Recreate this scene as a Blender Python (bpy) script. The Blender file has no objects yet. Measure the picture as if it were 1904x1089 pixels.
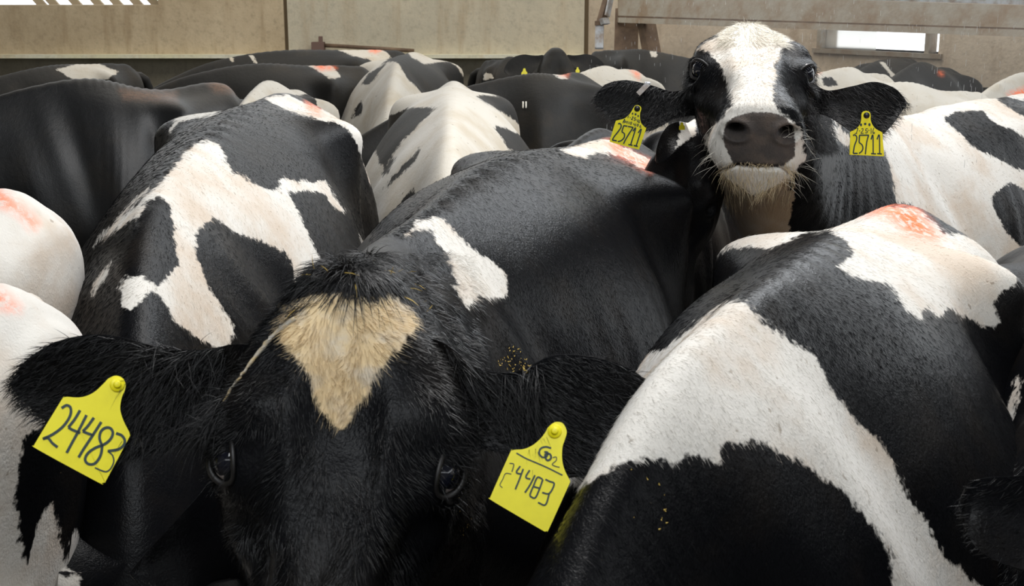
import bpy, math, random
import numpy as np
from mathutils import Vector, Matrix

S = bpy.context.scene
COL = S.collection
rnd = random.Random(7)
RNG = np.random.default_rng(7)

# ------------------------------------------------------------------ camera
F, CX, CY = 2400.0, 952.0, 544.5
CAMH = 1.90
PITCH = math.atan2(CY + 45.0, F)          # horizon sits 45 px above the frame
cp, sp_ = math.cos(PITCH), math.sin(PITCH)
CAM = np.array([0.0, 0.0, CAMH])
FWD = np.array([0.0, cp, -sp_]); UPV = np.array([0.0, sp_, cp]); RGT = np.array([1.0, 0, 0])
cd = bpy.data.cameras.new('camera'); cam = bpy.data.objects.new('camera', cd); COL.objects.link(cam)
cam.location = CAM; cam.rotation_euler = (math.pi / 2 - PITCH, 0, 0)
cd.sensor_width = 36.0; cd.lens = 36.0 * F / 1904.0; cd.clip_start = 0.05; cd.clip_end = 200
cd.dof.use_dof = True; cd.dof.focus_distance = 2.65; cd.dof.aperture_fstop = 18
S.camera = cam

# ------------------------------------------------------------------ light
w = bpy.data.worlds.new('world'); S.world = w; w.use_nodes = True
bg = w.node_tree.nodes['Background']; bg.inputs[0].default_value = (0.93, 0.97, 1.0, 1); bg.inputs[1].default_value = 2.2


def area(name, loc, aim, size, size_y, power, colr):
    l = bpy.data.lights.new(name, 'AREA'); l.shape = 'RECTANGLE'; l.size = size; l.size_y = size_y
    l.energy = power; l.color = colr
    o = bpy.data.objects.new(name, l); COL.objects.link(o); o.location = loc
    o.rotation_euler = (Vector(aim) - Vector(loc)).to_track_quat('-Z', 'Y').to_euler()
    return o


area('roof_skylight', (0.8, 3.1, 4.3), (0.2, 2.2, 1.2), 2.0, 2.8, 188, (1.0, 0.99, 0.98))
area('near_fill', (-0.2, -0.6, 4.3), (0.0, 1.6, 1.2), 2.6, 1.6, 108, (0.93, 0.97, 1.0))  # added fill lamp, brightens the front head and its tags
area('rear_skylight', (2.4, 5.8, 4.2), (0.2, 2.6, 1.2), 1.6, 1.2, 80, (0.90, 0.95, 1.0))
area('far_wall_fill', (-0.5, 8.0, 4.3), (-0.5, 9.2, 1.2), 7.0, 1.6, 150, (1.0, 0.94, 0.84))  # added fill lamp, aimed to brighten the back wall
S.view_settings.view_transform = 'Standard'; S.view_settings.look = 'None'
S.view_settings.exposure = 0.0; S.view_settings.gamma = 1.0
S.view_settings.use_curve_mapping = False


# ------------------------------------------------------------------ maths helpers
def at(px, py, d):
    """world point seen at pixel (px,py) at depth d in front of the camera"""
    return CAM + d * FWD + (px - CX) / F * d * RGT - (py - CY) / F * d * UPV


def proj(P):
    Q = np.asarray(P) - CAM
    d = Q @ FWD
    d = np.where(np.abs(d) < 1e-3, 1e-3, d)
    return np.stack([CX + F * (Q @ RGT) / d, CY - F * (Q @ UPV) / d], -1), d


def nrm(v):
    v = np.asarray(v, float)
    return v / (np.linalg.norm(v, axis=-1, keepdims=True) + 1e-12)


def herm(xs, Y, x):
    """cubic interpolation through rows of Y (non uniform Catmull-Rom)"""
    xs = np.asarray(xs, float); Y = np.asarray(Y, float); x = np.asarray(x, float)
    dx = np.diff(xs); sl = np.diff(Y, axis=0) / dx.reshape((-1,) + (1,) * (Y.ndim - 1))
    m = np.empty_like(Y); m[0] = sl[0]; m[-1] = sl[-1]
    wa = (dx[1:] / (dx[:-1] + dx[1:])).reshape((-1,) + (1,) * (Y.ndim - 1))
    m[1:-1] = wa * sl[:-1] + (1 - wa) * sl[1:]
    i = np.clip(np.searchsorted(xs, x, side='right') - 1, 0, len(xs) - 2)
    t = ((x - xs[i]) / dx[i]).reshape((-1,) + (1,) * (Y.ndim - 1)); h = dx[i].reshape(t.shape)
    return ((2 * t**3 - 3 * t**2 + 1) * Y[i] + (t**3 - 2 * t**2 + t) * h * m[i]
            + (-2 * t**3 + 3 * t**2) * Y[i + 1] + (t**3 - t**2) * h * m[i + 1])


def ring(ctrl, M):
    """ctrl (n,k,2): right half controls top..bottom -> closed smooth rings (n,M,2)"""
    k = ctrl.shape[1]
    right = ctrl; left = ctrl[:, -2:0:-1].copy(); left[..., 0] *= -1
    P = np.concatenate([right, left], 1); K = P.shape[1]
    u = np.arange(M) / M * K; i = np.floor(u).astype(int); t = (u - i)[None, :, None]
    p0, p1, p2, p3 = P[:, (i - 1) % K], P[:, i % K], P[:, (i + 1) % K], P[:, (i + 2) % K]
    cr = 0.5 * ((2 * p1) + (-p0 + p2) * t + (2 * p0 - 5 * p1 + 4 * p2 - p3) * t**2 + (-p0 + 3 * p1 - 3 * p2 + p3) * t**3)
    bs = ((1 - t)**3 * p0 + (3 * t**3 - 6 * t**2 + 4) * p1 + (-3 * t**3 + 3 * t**2 + 3 * t + 1) * p2 + t**3 * p3) / 6
    return 0.55 * cr + 0.45 * bs


def grid_faces(n, M, off=0):
    f = []
    for i in range(n - 1):
        a = off + i * M; b = a + M
        for j in range(M):
            j2 = (j + 1) % M
            f.append((a + j, a + j2, b + j2, b + j))
    f.append(tuple(off + j for j in reversed(range(M))))
    f.append(tuple(off + (n - 1) * M + j for j in range(M)))
    return f


class Geo:
    def __init__(s): s.v = []; s.f = []; s.n = 0; s.mi = []

    def add(s, V, Fc, m=0):
        V = np.asarray(V, float).reshape(-1, 3)
        if len(Fc) > 5:
            Q = np.array([(f[0], f[i], f[i + 1]) for f in Fc for i in range(1, len(f) - 1)]); X = V - V.mean(0)
            if np.einsum('ij,ij->i', X[Q[:, 0]], np.cross(X[Q[:, 1]], X[Q[:, 2]])).sum() < 0: Fc = [tuple(reversed(f)) for f in Fc]
        s.v.append(V); s.f += [tuple(i + s.n for i in f) for f in Fc]; s.mi += [m] * len(Fc); s.n += len(V)

    def verts(s): return np.concatenate(s.v)

    def tube(s, P, R, n=10, m=0, flat=1.0):
        P = np.asarray(P, float); R = np.asarray(R, float); k = len(P)
        T = nrm(np.gradient(P, axis=0)); ref = np.array([0.0, 0, 1]) if abs(T[0][2]) < .85 else np.array([1.0, 0, 0])
        V = []
        for i in range(k):
            a = nrm(np.cross(T[i], ref)); b = np.cross(a, T[i]); th = np.arange(n) / n * 2 * math.pi
            V.append(P[i] + R[i] * (np.cos(th)[:, None] * a + flat * np.sin(th)[:, None] * b))
        s.add(np.concatenate(V), grid_faces(k, n), m)

    def box(s, c, size, R=None, m=0):
        c = np.asarray(c, float); h = np.asarray(size, float) / 2
        q = np.array([(x, y, z) for x in (-1, 1) for y in (-1, 1) for z in (-1, 1)], float) * h
        if R is not None: q = q @ np.asarray(R).T
        s.add(q + c, [(0, 1, 3, 2), (4, 6, 7, 5), (0, 4, 5, 1), (2, 3, 7, 6), (0, 2, 6, 4), (1, 5, 7, 3)], m)

    def beam(s, a, b, wdt, hgt, m=0, up=(0, 0, 1)):
        a = np.asarray(a, float); b = np.asarray(b, float); t = nrm(b - a)
        x = nrm(np.cross(t, up)); u = np.cross(x, t)
        s.box((a + b) / 2, (wdt, np.linalg.norm(b - a), hgt), np.stack([x, t, u], 1), m)

    def build(s, name, mats, parent=None, origin=None, smooth=True, attrs=None):
        V = s.verts()
        if origin is None:
            origin = np.array([V[:, 0].mean(), V[:, 1].mean(), V[:, 2].min()]) if parent is None else V.mean(0)
        origin = np.asarray(origin, float)
        me = bpy.data.meshes.new(name)
        me.from_pydata([tuple(p) for p in (V - origin)], [], s.f)
        if not isinstance(mats, (list, tuple)): mats = [mats]
        for m in mats: me.materials.append(m)
        if len(mats) > 1: me.polygons.foreach_set('material_index', s.mi)
        if smooth: me.polygons.foreach_set('use_smooth', [True] * len(me.polygons))
        if attrs:
            for k, a in attrs.items():
                at_ = me.attributes.new(k, 'FLOAT', 'POINT'); at_.data.foreach_set('value', np.asarray(a, np.float32))
        me.update()
        o = bpy.data.objects.new(name, me); COL.objects.link(o); o.location = origin
        if parent is not None:
            o.parent = parent; o.location = origin - np.array(world_loc(parent))
        return o


def world_loc(o):
    p = np.array(o.location)
    while o.parent is not None:
        o = o.parent; p = p + np.array(o.location)
    return p


def tag(o, label=None, cat=None, group=None, kind=None):
    if label: o['label'] = label
    if cat: o['category'] = cat
    if group: o['group'] = group
    if kind: o['kind'] = kind
    return o


# ------------------------------------------------------------------ materials
def new_mat(name):
    m = bpy.data.materials.new(name); m.use_nodes = True
    nt = m.node_tree; return m, nt, nt.nodes['Principled BSDF']


def N(nt, typ, **kw):
    n = nt.nodes.new(typ)
    for k, v in kw.items():
        if hasattr(n, k): setattr(n, k, v)
    return n


def mth(nt, op, a, b=None, c=None, clamp=False):
    n = nt.nodes.new('ShaderNodeMath'); n.operation = op; n.use_clamp = clamp
    for i, x in enumerate((a, b, c)):
        if x is None: continue
        if isinstance(x, (int, float)): n.inputs[i].default_value = x
        else: nt.links.new(x, n.inputs[i])
    return n.outputs[0]


def noise(nt, scale, detail=3, rough=.5, vec=None, dist=0.0):
    n = nt.nodes.new('ShaderNodeTexNoise'); n.inputs['Scale'].default_value = scale
    n.inputs['Detail'].default_value = detail; n.inputs['Roughness'].default_value = rough
    n.inputs['Distortion'].default_value = dist
    if vec is not None: nt.links.new(vec, n.inputs['Vector'])
    return n.outputs[0]


def mapr(nt, v, a, b, c=0.0, d=1.0, smooth=True):
    n = nt.nodes.new('ShaderNodeMapRange'); n.interpolation_type = 'SMOOTHSTEP' if smooth else 'LINEAR'
    nt.links.new(v, n.inputs['Value'])
    for k, x in zip(('From Min', 'From Max', 'To Min', 'To Max'), (a, b, c, d)): n.inputs[k].default_value = x
    return n.outputs['Result']


def mixc(nt, fac, a, b):
    n = nt.nodes.new('ShaderNodeMix'); n.data_type = 'RGBA'
    if isinstance(fac, (int, float)): n.inputs[0].default_value = fac
    else: nt.links.new(fac, n.inputs[0])
    for i, x in ((6, a), (7, b)):
        if isinstance(x, tuple): n.inputs[i].default_value = (*x, 1)
        else: nt.links.new(x, n.inputs[i])
    return n.outputs[2]


def attr(nt, name):
    n = nt.nodes.new('ShaderNodeAttribute'); n.attribute_name = name; return n.outputs['Fac']


def objco(nt, sc=(1, 1, 1)):
    t = nt.nodes.new('ShaderNodeTexCoord'); m = nt.nodes.new('ShaderNodeMapping')
    m.inputs['Scale'].default_value = sc; nt.links.new(t.outputs['Object'], m.inputs['Vector']); return m.outputs[0]


def coat_mat(name, black=(0.0075, 0.0078, 0.009), white=(0.76, 0.73, 0.68), warm=(0.66, 0.56, 0.46), fur=1.0, dirt=.5, rough=.42, ior=1.25):
    m, nt, b = new_mat(name)
    co = objco(nt)
    edge = mth(nt, 'MULTIPLY', mth(nt, 'SUBTRACT', noise(nt, 95, 3, .6, co), .5), .020)
    edge2 = mth(nt, 'MULTIPLY', mth(nt, 'SUBTRACT', noise(nt, 22, 2, .5, co), .5), .020)
    s = mth(nt, 'ADD', attr(nt, 'white'), mth(nt, 'ADD', edge, edge2))
    wm = mapr(nt, s, -.003, .003)
    # white hair: creamy variation, skin showing pink, dirt specks
    wc = mixc(nt, mapr(nt, noise(nt, 5, 4, .6, co), .42, .68), white, warm)
    specks = mapr(nt, noise(nt, 55, 2, .5, objco(nt, (1, 1, 1.0))), .70, .75, 0, dirt)
    wc = mixc(nt, specks, wc, (0.16, 0.11, 0.06))
    stain = mapr(nt, noise(nt, 9, 5, .7, objco(nt, (1.3, 1, .8))), .60, .78, 0, .55 * dirt)
    wc = mixc(nt, stain, wc, (0.42, 0.34, 0.22))
    wc = mixc(nt, mth(nt, 'MULTIPLY', attr(nt, 'cream'), mapr(nt, noise(nt, 30, 3, .6, co), .25, .62, .30, .95)), wc, (0.74, 0.57, 0.33))
    bc = mixc(nt, mapr(nt, noise(nt, 6, 4, .6, co), .45, .75), black, (black[0] * 1.8 + .002, black[1] * 1.6 + .001, black[2] * 1.35))
    bc = mixc(nt, mapr(nt, noise(nt, 130, 2, .5, co), .76, .82, 0, .6 * dirt), bc, (0.13, 0.10, 0.05))
    wc = mixc(nt, mth(nt, 'MULTIPLY', mapr(nt, attr(nt, 'tan'), -.01, .01), mapr(nt, noise(nt, 12, 3, .6, co), .3, .65, .7, 1.0)), wc, (0.36, 0.25, 0.155))
    base = mixc(nt, wm, bc, wc)
    om = mth(nt, 'MULTIPLY', mapr(nt, attr(nt, 'orange'), -.02, .02), mapr(nt, noise(nt, 60, 3, .7, co), .36, .56, .25, 1.0))
    base = mixc(nt, om, base, (0.93, 0.17, 0.05))
    nm = mapr(nt, mth(nt, 'ADD', attr(nt, 'nose'), mth(nt, 'MULTIPLY', mth(nt, 'SUBTRACT', noise(nt, 160, 2, .6, co), .5), .008)), -.002, .002)
    vor = nt.nodes.new('ShaderNodeTexVoronoi'); vor.inputs['Scale'].default_value = 330; nt.links.new(co, vor.inputs['Vector'])
    ncol = mixc(nt, mapr(nt, noise(nt, 14, 3, .6, co), .45, .7), (0.055, 0.048, 0.045), (0.11, 0.085, 0.07))
    base = mixc(nt, nm, base, ncol)
    dm = mapr(nt, attr(nt, 'brown'), -.02, .03)
    base = mixc(nt, mth(nt, 'MULTIPLY', dm, mapr(nt, noise(nt, 70, 3, .7, co), .3, .6, .3, 1.0)), base, (0.13, 0.065, 0.035))
    nt.links.new(base, b.inputs['Base Color'])
    rg = mth(nt, 'ADD', mapr(nt, wm, 0, 1, rough, .62, False), mapr(nt, nm, 0, 1, 0, -.22, False))
    nt.links.new(rg, b.inputs['Roughness'])
    b.inputs['Specular IOR Level'].default_value = 0.5; b.inputs['IOR'].default_value = ior
    nt.links.new(mapr(nt, wm, 0, 1, .0, .12, False), b.inputs['Sheen Weight']); b.inputs['Sheen Roughness'].default_value = .4
    b.inputs['Sheen Tint'].default_value = (0.8, 0.87, 1, 1)
    # hair relief
    h1 = noise(nt, 330, 2, .6, objco(nt, (1, 1, .6)))
    h2 = noise(nt, 60, 3, .6, objco(nt, (1, 1, .8)))
    hh = mth(nt, 'ADD', mth(nt, 'MULTIPLY', h1, .0016 * fur), mth(nt, 'MULTIPLY', h2, .0022 * fur))
    hh = mth(nt, 'ADD', hh, mth(nt, 'MULTIPLY', mth(nt, 'MULTIPLY', vor.outputs['Distance'], nm), .0010))
    bp = nt.nodes.new('ShaderNodeBump'); bp.inputs['Strength'].default_value = .55; bp.inputs['Distance'].default_value = 1.0
    nt.links.new(hh, bp.inputs['Height']); nt.links.new(bp.outputs[0], b.inputs['Normal'])
    return m


def plain(name, colr, rough=.5, metal=0.0, spec=.5, bump=0.0, bscale=50, var=None, vscale=8):
    m, nt, b = new_mat(name)
    b.inputs['Base Color'].default_value = (*colr, 1); b.inputs['Roughness'].default_value = rough
    b.inputs['Metallic'].default_value = metal; b.inputs['Specular IOR Level'].default_value = spec
    if var:
        nt.links.new(mixc(nt, mapr(nt, noise(nt, vscale, 5, .65, objco(nt)), .35, .7), colr, var), b.inputs['Base Color'])
    if bump:
        bp = nt.nodes.new('ShaderNodeBump'); bp.inputs['Distance'].default_value = bump
        nt.links.new(noise(nt, bscale, 4, .6, objco(nt)), bp.inputs['Height']); nt.links.new(bp.outputs[0], b.inputs['Normal'])
    return m


def concrete(name, a, b_, c, rough=.85):
    m, nt, b = new_mat(name)
    co = objco(nt)
    x = mixc(nt, mapr(nt, noise(nt, 1.6, 6, .65, co), .35, .68), a, b_)
    x = mixc(nt, mapr(nt, noise(nt, 2.2, 5, .6, objco(nt, (3, 3, .5))), .50, .75, 0, .75), x, c)
    x = mixc(nt, mapr(nt, noise(nt, 24, 4, .7, co), .45, .75, 0, .45), x, tuple(k * .62 for k in a))
    nt.links.new(x, b.inputs['Base Color']); b.inputs['Roughness'].default_value = rough
    bp = nt.nodes.new('ShaderNodeBump'); bp.inputs['Distance'].default_value = .004
    nt.links.new(noise(nt, 30, 5, .65, co), bp.inputs['Height']); nt.links.new(bp.outputs[0], b.inputs['Normal'])
    return m


COAT = coat_mat('holstein_coat', black=(0.0045, 0.0047, 0.0056), white=(0.62, 0.595, 0.55), warm=(0.53, 0.45, 0.37), ior=1.19, rough=.31)
COAT_SHEEN = coat_mat('holstein_black_sheen', black=(0.006, 0.0065, 0.0075), ior=1.52, rough=.5)
COAT_FAR = coat_mat('holstein_coat_dusty', black=(0.011, 0.0105, 0.0095), ior=1.34, white=(0.54, 0.505, 0.44), warm=(0.46, 0.40, 0.31), dirt=.7, rough=.6)
COAT_HEAD = coat_mat('holstein_face_coat', black=(0.0045, 0.0047, 0.0055), white=(0.70, 0.67, 0.61), warm=(0.66, 0.60, 0.51), fur=.25, dirt=.12, rough=.40)
STRC = coat_mat('coat_hair_strands', black=(0.007, 0.0072, 0.008), white=(0.62, 0.59, 0.54), fur=0, dirt=.2, rough=.25, ior=1.40)
STRB = coat_mat('body_hair_strands', black=(0.0045, 0.0048, 0.0056), white=(0.62, 0.59, 0.54), fur=0, dirt=.2, rough=.3, ior=1.21)
HOOF = plain('hoof', (.05, .04, .03), .6)
YEL = plain('tag_yellow', (.90, .80, .008), .42, var=(.84, .74, .006), vscale=30)
INK = plain('marker_ink', (.012, .035, .035), .5)
STUD = plain('black_stud', (.01, .01, .01), .35)
EYEM = plain('eye_dark', (.006, .007, .012), .06, spec=.8)
SCL = plain('eye_white', (.55, .47, .45), .2)
LID = plain('eyelid_skin', (.009, .008, .008), .5)
HAIRK = plain('black_hair', (.011, .011, .012), .42)
HAIRW = plain('white_hair', (.75, .71, .62), .5)
HAIRC = plain('cream_hair', (.60, .48, .30), .5)
STRAW = plain('straw', (.42, .29, .06), .7)

# ------------------------------------------------------------------ coat patches
def sdf_px(P2, poly):
    """signed distance in pixels, positive inside"""
    poly = np.asarray(poly, float); a = poly; b = np.roll(poly, -1, 0)
    best = np.full(len(P2), 1e9); inside = np.zeros(len(P2), bool)
    x, y = P2[:, 0], P2[:, 1]
    for (ax, ay), (bx, by) in zip(a, b):
        dx, dy = bx - ax, by - ay
        t = np.clip(((x - ax) * dx + (y - ay) * dy) / (dx * dx + dy * dy + 1e-9), 0, 1)
        best = np.minimum(best, np.hypot(x - ax - t * dx, y - ay - t * dy))
        c = (ay > y) != (by > y)
        xi = ax + (y - ay) * dx / (dy if abs(dy) > 1e-9 else 1e-9)
        inside ^= c & (x < xi)
    return np.where(inside, best, -best)


def crop(x0, y0, k, *pts):
    return [(x0 + x / k, y0 + y / k) for x, y in pts]


def coat_attrs(V, base, patches):
    """coat colour fields carried by the skin, as distances in metres"""
    P2, d = proj(V); mpp = np.clip(d, .3, 50) / F
    wht = np.full(len(V), .5 if base == 'W' else -.5)
    out = {k: np.full(len(V), -.5) for k in ('orange', 'nose', 'brown', 'tan')}
    cream = np.zeros(len(V))
    for kind, poly in patches:
        s = sdf_px(P2, poly) * mpp
        if kind == 'W': wht = np.maximum(wht, s)
        elif kind == 'K': wht = np.minimum(wht, -s)
        elif kind == 'O': out['orange'] = np.maximum(out['orange'], s)
        elif kind == 'N': out['nose'] = np.maximum(out['nose'], s)
        elif kind == 'T': out['tan'] = np.maximum(out['tan'], s)
        elif kind == 'B': out['brown'] = np.maximum(out['brown'], s)
        elif kind == 'C': cream = np.maximum(cream, np.clip(s / .03 + .3, 0, 1))
    out['white'] = wht; out['cream'] = cream
    return out


# ------------------------------------------------------------------ cow anatomy
TPL_S = [-.04, 0.0, .08, .25, .44, .54, .66, .84, 1.05, 1.25, 1.42, 1.60, 1.78, 1.95, 2.15, 2.28]
TPL = np.array([
    [(0, -.10), (.04, -.11), (.06, -.16), (.07, -.3), (.05, -.5), (0, -.6)],
    [(0, -.02), (.075, -.035), (.13, -.12), (.16, -.34), (.14, -.6), (0, -.70)],
    [(0, 0), (.07, -.02), (.185, -.10), (.24, -.34), (.21, -.62), (0, -.76)],
    [(0, 0), (.06, -.025), (.20, -.115), (.285, -.36), (.25, -.68), (0, -.82)],
    [(0, 0), (.07, -.030), (.245, -.085), (.285, -.32), (.28, -.65), (0, -.85)],
    [(0, 0), (.09, -.022), (.280, -.062), (.30, -.30), (.32, -.62), (0, -.87)],
    [(0, 0), (.09, -.022), (.235, -.085), (.295, -.28), (.365, -.58), (0, -.88)],
    [(0, 0), (.08, -.025), (.215, -.105), (.345, -.32), (.395, -.60), (0, -.89)],
    [(0, 0), (.07, -.028), (.205, -.12), (.355, -.35), (.385, -.60), (0, -.88)],
    [(0, 0), (.06, -.035), (.175, -.14), (.305, -.36), (.335, -.60), (0, -.86)],
    [(0, 0), (.045, -.03), (.135, -.14), (.265, -.38), (.29, -.62), (0, -.84)],
    [(0, 0), (.04, -.03), (.115, -.13), (.225, -.36), (.24, -.58), (0, -.78)],
    [(0, 0), (.035, -.02), (.085, -.11), (.145, -.28), (.145, -.46), (0, -.60)],
    [(0, 0), (.03, -.015), (.075, -.09), (.11, -.20), (.105, -.33), (0, -.44)],
    [(0, 0), (.03, -.015), (.07, -.065), (.09, -.14), (.085, -.23), (0, -.30)],
    [(0, -.02), (.025, -.03), (.05, -.07), (.07, -.13), (.06, -.2), (0, -.25)]])


def gauss(x, c, r): return np.exp(-((x - c) / r)**2)


def torso(G, top, W=1.0, Hs=1.0, nA=72, nL=110, seed=1, folds=.004, s0=-.04, widths=None, hook=.022, fossa=.026, roll=0.0, ribs=.003):
    ks = sorted(top); P = np.array([top[k] for k in ks], float)
    s1 = min(2.28, ks[-1]); ss = np.linspace(s0, s1, nL)
    C = herm(ks, P, ss)
    T = np.gradient(C, ss, axis=0)
    Tz = T.copy(); damp = np.interp(ss, [0, 1.5, 1.75, 2.3], [.15, .25, .8, 1.0]); Tz[:, 2] *= damp
    # mild smoothing of tangents
    for _ in range(6): Tz[1:-1] = (Tz[:-2] + 2 * Tz[1:-1] + Tz[2:]) / 4
    T = nrm(Tz)
    L = nrm(np.cross(T, np.array([0, 0, 1.0]))); U = np.cross(L, T)
    rr = np.interp(ss, [0, 1.0, 1.5], [roll, roll, 0])[:, None]; L, U = L * np.cos(rr) + U * np.sin(rr), U * np.cos(rr) - L * np.sin(rr)
    R = ring(herm(TPL_S, TPL, ss), nA); a, z = R[..., 0].copy(), R[..., 1].copy()
    sg = np.sign(a); A = np.abs(a); s2 = ss[:, None] * np.ones_like(a)
    side = np.clip(A / .12, 0, 1)
    off = hook * gauss(s2, .53, .055) * gauss(z, -.08, .055) * gauss(A, .27, .12)
    off -= fossa * gauss(s2, .70, .085) * gauss(z, -.17, .10) * side
    off -= .016 * gauss(s2, .30, .10) * gauss(z, -.16, .09) * side
    off += .012 * gauss(s2, .08, .05) * gauss(z, -.09, .05) * side
    off += .016 * gauss(s2 - (.20 * z), 1.50, .05) * gauss(z, -.25, .25) * side
    off -= .012 * gauss(s2 - (.20 * z), 1.39, .06) * gauss(z, -.28, .2) * side
    rb = gauss(s2, 1.02, .22) * gauss(z, -.36, .17) * side
    off += ribs * rb * np.sin(2 * math.pi * (s2 + .30 * z) / .075)
    fold = gauss(s2, 1.83, .2) * gauss(z, -.22, .22) * side
    off += folds * fold * np.sin(2 * math.pi * (s2 + .25 * z) / .036 + 2.6 * np.sin(9 * z + seed) + 1.5 * np.sin(17 * z + 5 * s2)) * (.55 + .45 * np.sin(11 * z + 7 * s2 + seed))
    ph = RNG.uniform(0, 6.3, 8)
    off += side * .005 * (np.sin(7 * s2 + 9 * z + ph[0]) + np.sin(13 * s2 - 8 * z + ph[1]) * .6 + np.sin(5 * z * 3 + 4 * s2 + ph[2] + sg) * .6)
    a = a + sg * off
    zt = np.zeros_like(z); zt += .006 * gauss(A, 0, .05) * np.sin(2 * math.pi * s2 / .07) * gauss(s2, .9, .6) * .35
    z = z + zt
    ww = W * np.ones(nL)
    if widths: ww = W * np.interp(ss, [k for k, _ in widths], [v for _, v in widths])
    V = C[:, None] + L[:, None] * (a * ww[:, None])[..., None] + U[:, None] * (z * Hs)[..., None]
    G.add(V, grid_faces(nL, nA))
    return ks, P


def frames_at(top, s):
    ks = sorted(top); P = np.array([top[k] for k in ks], float)
    c = herm(ks, P, [s])[0]; c2 = herm(ks, P, [s + .02])[0]; t = c2 - c; t[2] = 0; t = nrm(t)
    return c, t, np.cross(t, [0, 0, 1.0])


def legs(G, top, W=1.0, tail_on=True):
    for s, fr in ((.17, 0), (1.42, 1)):
        c, t, l = frames_at(top, s)
        for sd in (-1, 1):
            b = c + l * sd * .17 * W
            if fr:
                P = [b + [0, 0, -.55], b + [0, 0, -.75] + t * .02, np.r_[(b + t * .02)[:2], .42], np.r_[(b + t * .02)[:2], .22], np.r_[(b + t * .01)[:2], .12], np.r_[(b + t * .04)[:2], .05]]
                R = [.10, .085, .052, .036, .042, .05]
            else:
                P = [b + [0, 0, -.42] + t * .04, b + [0, 0, -.68] + t * .08, np.r_[(b - t * .03)[:2], .60], np.r_[(b - t * .11)[:2], .47], np.r_[(b - t * .08)[:2], .25], np.r_[(b - t * .06)[:2], .12], np.r_[(b - t * .02)[:2], .05]]
                R = [.14, .125, .07, .05, .038, .042, .05]
            P = np.array(P); k = np.linspace(0, len(P) - 1, 18)
            PP = herm(np.arange(len(P)), P, k); RR = np.interp(k, np.arange(len(P)), R)
            G.tube(PP, RR, 12)
            e = PP[-1].copy(); G.tube([e, np.r_[(e + t * .015)[:2], .0]], [.052, .062], 12)
    # tail
    if not tail_on: return
    c, t, l = frames_at(top, .02)
    P = [c + [0, 0, -.02] + t * .05, c - t * .06 + [0, 0, -.05], c - t * .09 + [0, 0, -.22], c - t * .085 + [0, 0, -.55], c - t * .09 + [0, 0, -.85], c - t * .09 + [0, 0, -1.0]]
    k = np.linspace(0, 5, 16)
    G.tube(herm(range(6), P, k), np.interp(k, range(6), [.03, .028, .022, .016, .03, .008]), 8)


HW = [-.045, -.02, .03, .10, .17, .21, .27, .34, .40, .45, .49, .512, .522]
HT = np.array([
    [(0, -.045), (.018, -.047), (.030, -.06), (.038, -.085), (.045, -.105), (.03, -.125), (0, -.13)],
    [(0, -.008), (.026, -.014), (.044, -.036), (.060, -.08), (.075, -.13), (.055, -.17), (0, -.185)],
    [(0, .006), (.036, .000), (.064, -.022), (.084, -.065), (.098, -.13), (.08, -.19), (0, -.225)],
    [(0, .006), (.052, .003), (.094, -.010), (.112, -.046), (.112, -.12), (.09, -.22), (0, -.25)],
    [(0, .001), (.060, .002), (.106, -.008), (.122, -.042), (.112, -.11), (.09, -.215), (0, -.25)],
    [(0, -.004), (.052, -.004), (.096, -.018), (.115, -.052), (.108, -.11), (.088, -.215), (0, -.245)],
    [(0, -.004), (.040, -.007), (.070, -.026), (.088, -.062), (.098, -.12), (.080, -.20), (0, -.230)],
    [(0, .000), (.032, -.005), (.052, -.026), (.066, -.06), (.074, -.11), (.060, -.17), (0, -.190)],
    [(0, .000), (.030, -.004), (.050, -.022), (.064, -.052), (.078, -.110), (.060, -.152), (0, -.172)],
    [(0, -.002), (.038, -.006), (.060, -.024), (.074, -.060), (.090, -.120), (.046, -.162), (0, -.190)],
    [(0, -.006), (.044, -.010), (.066, -.028), (.078, -.062), (.092, -.124), (.036, -.174), (0, -.202)],
    [(0, -.016), (.044, -.019), (.064, -.036), (.074, -.066), (.084, -.122), (.034, -.170), (0, -.196)],
    [(0, -.028), (.036, -.031), (.054, -.046), (.062, -.070), (.070, -.116), (.042, -.148), (0, -.168)]])


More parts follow.
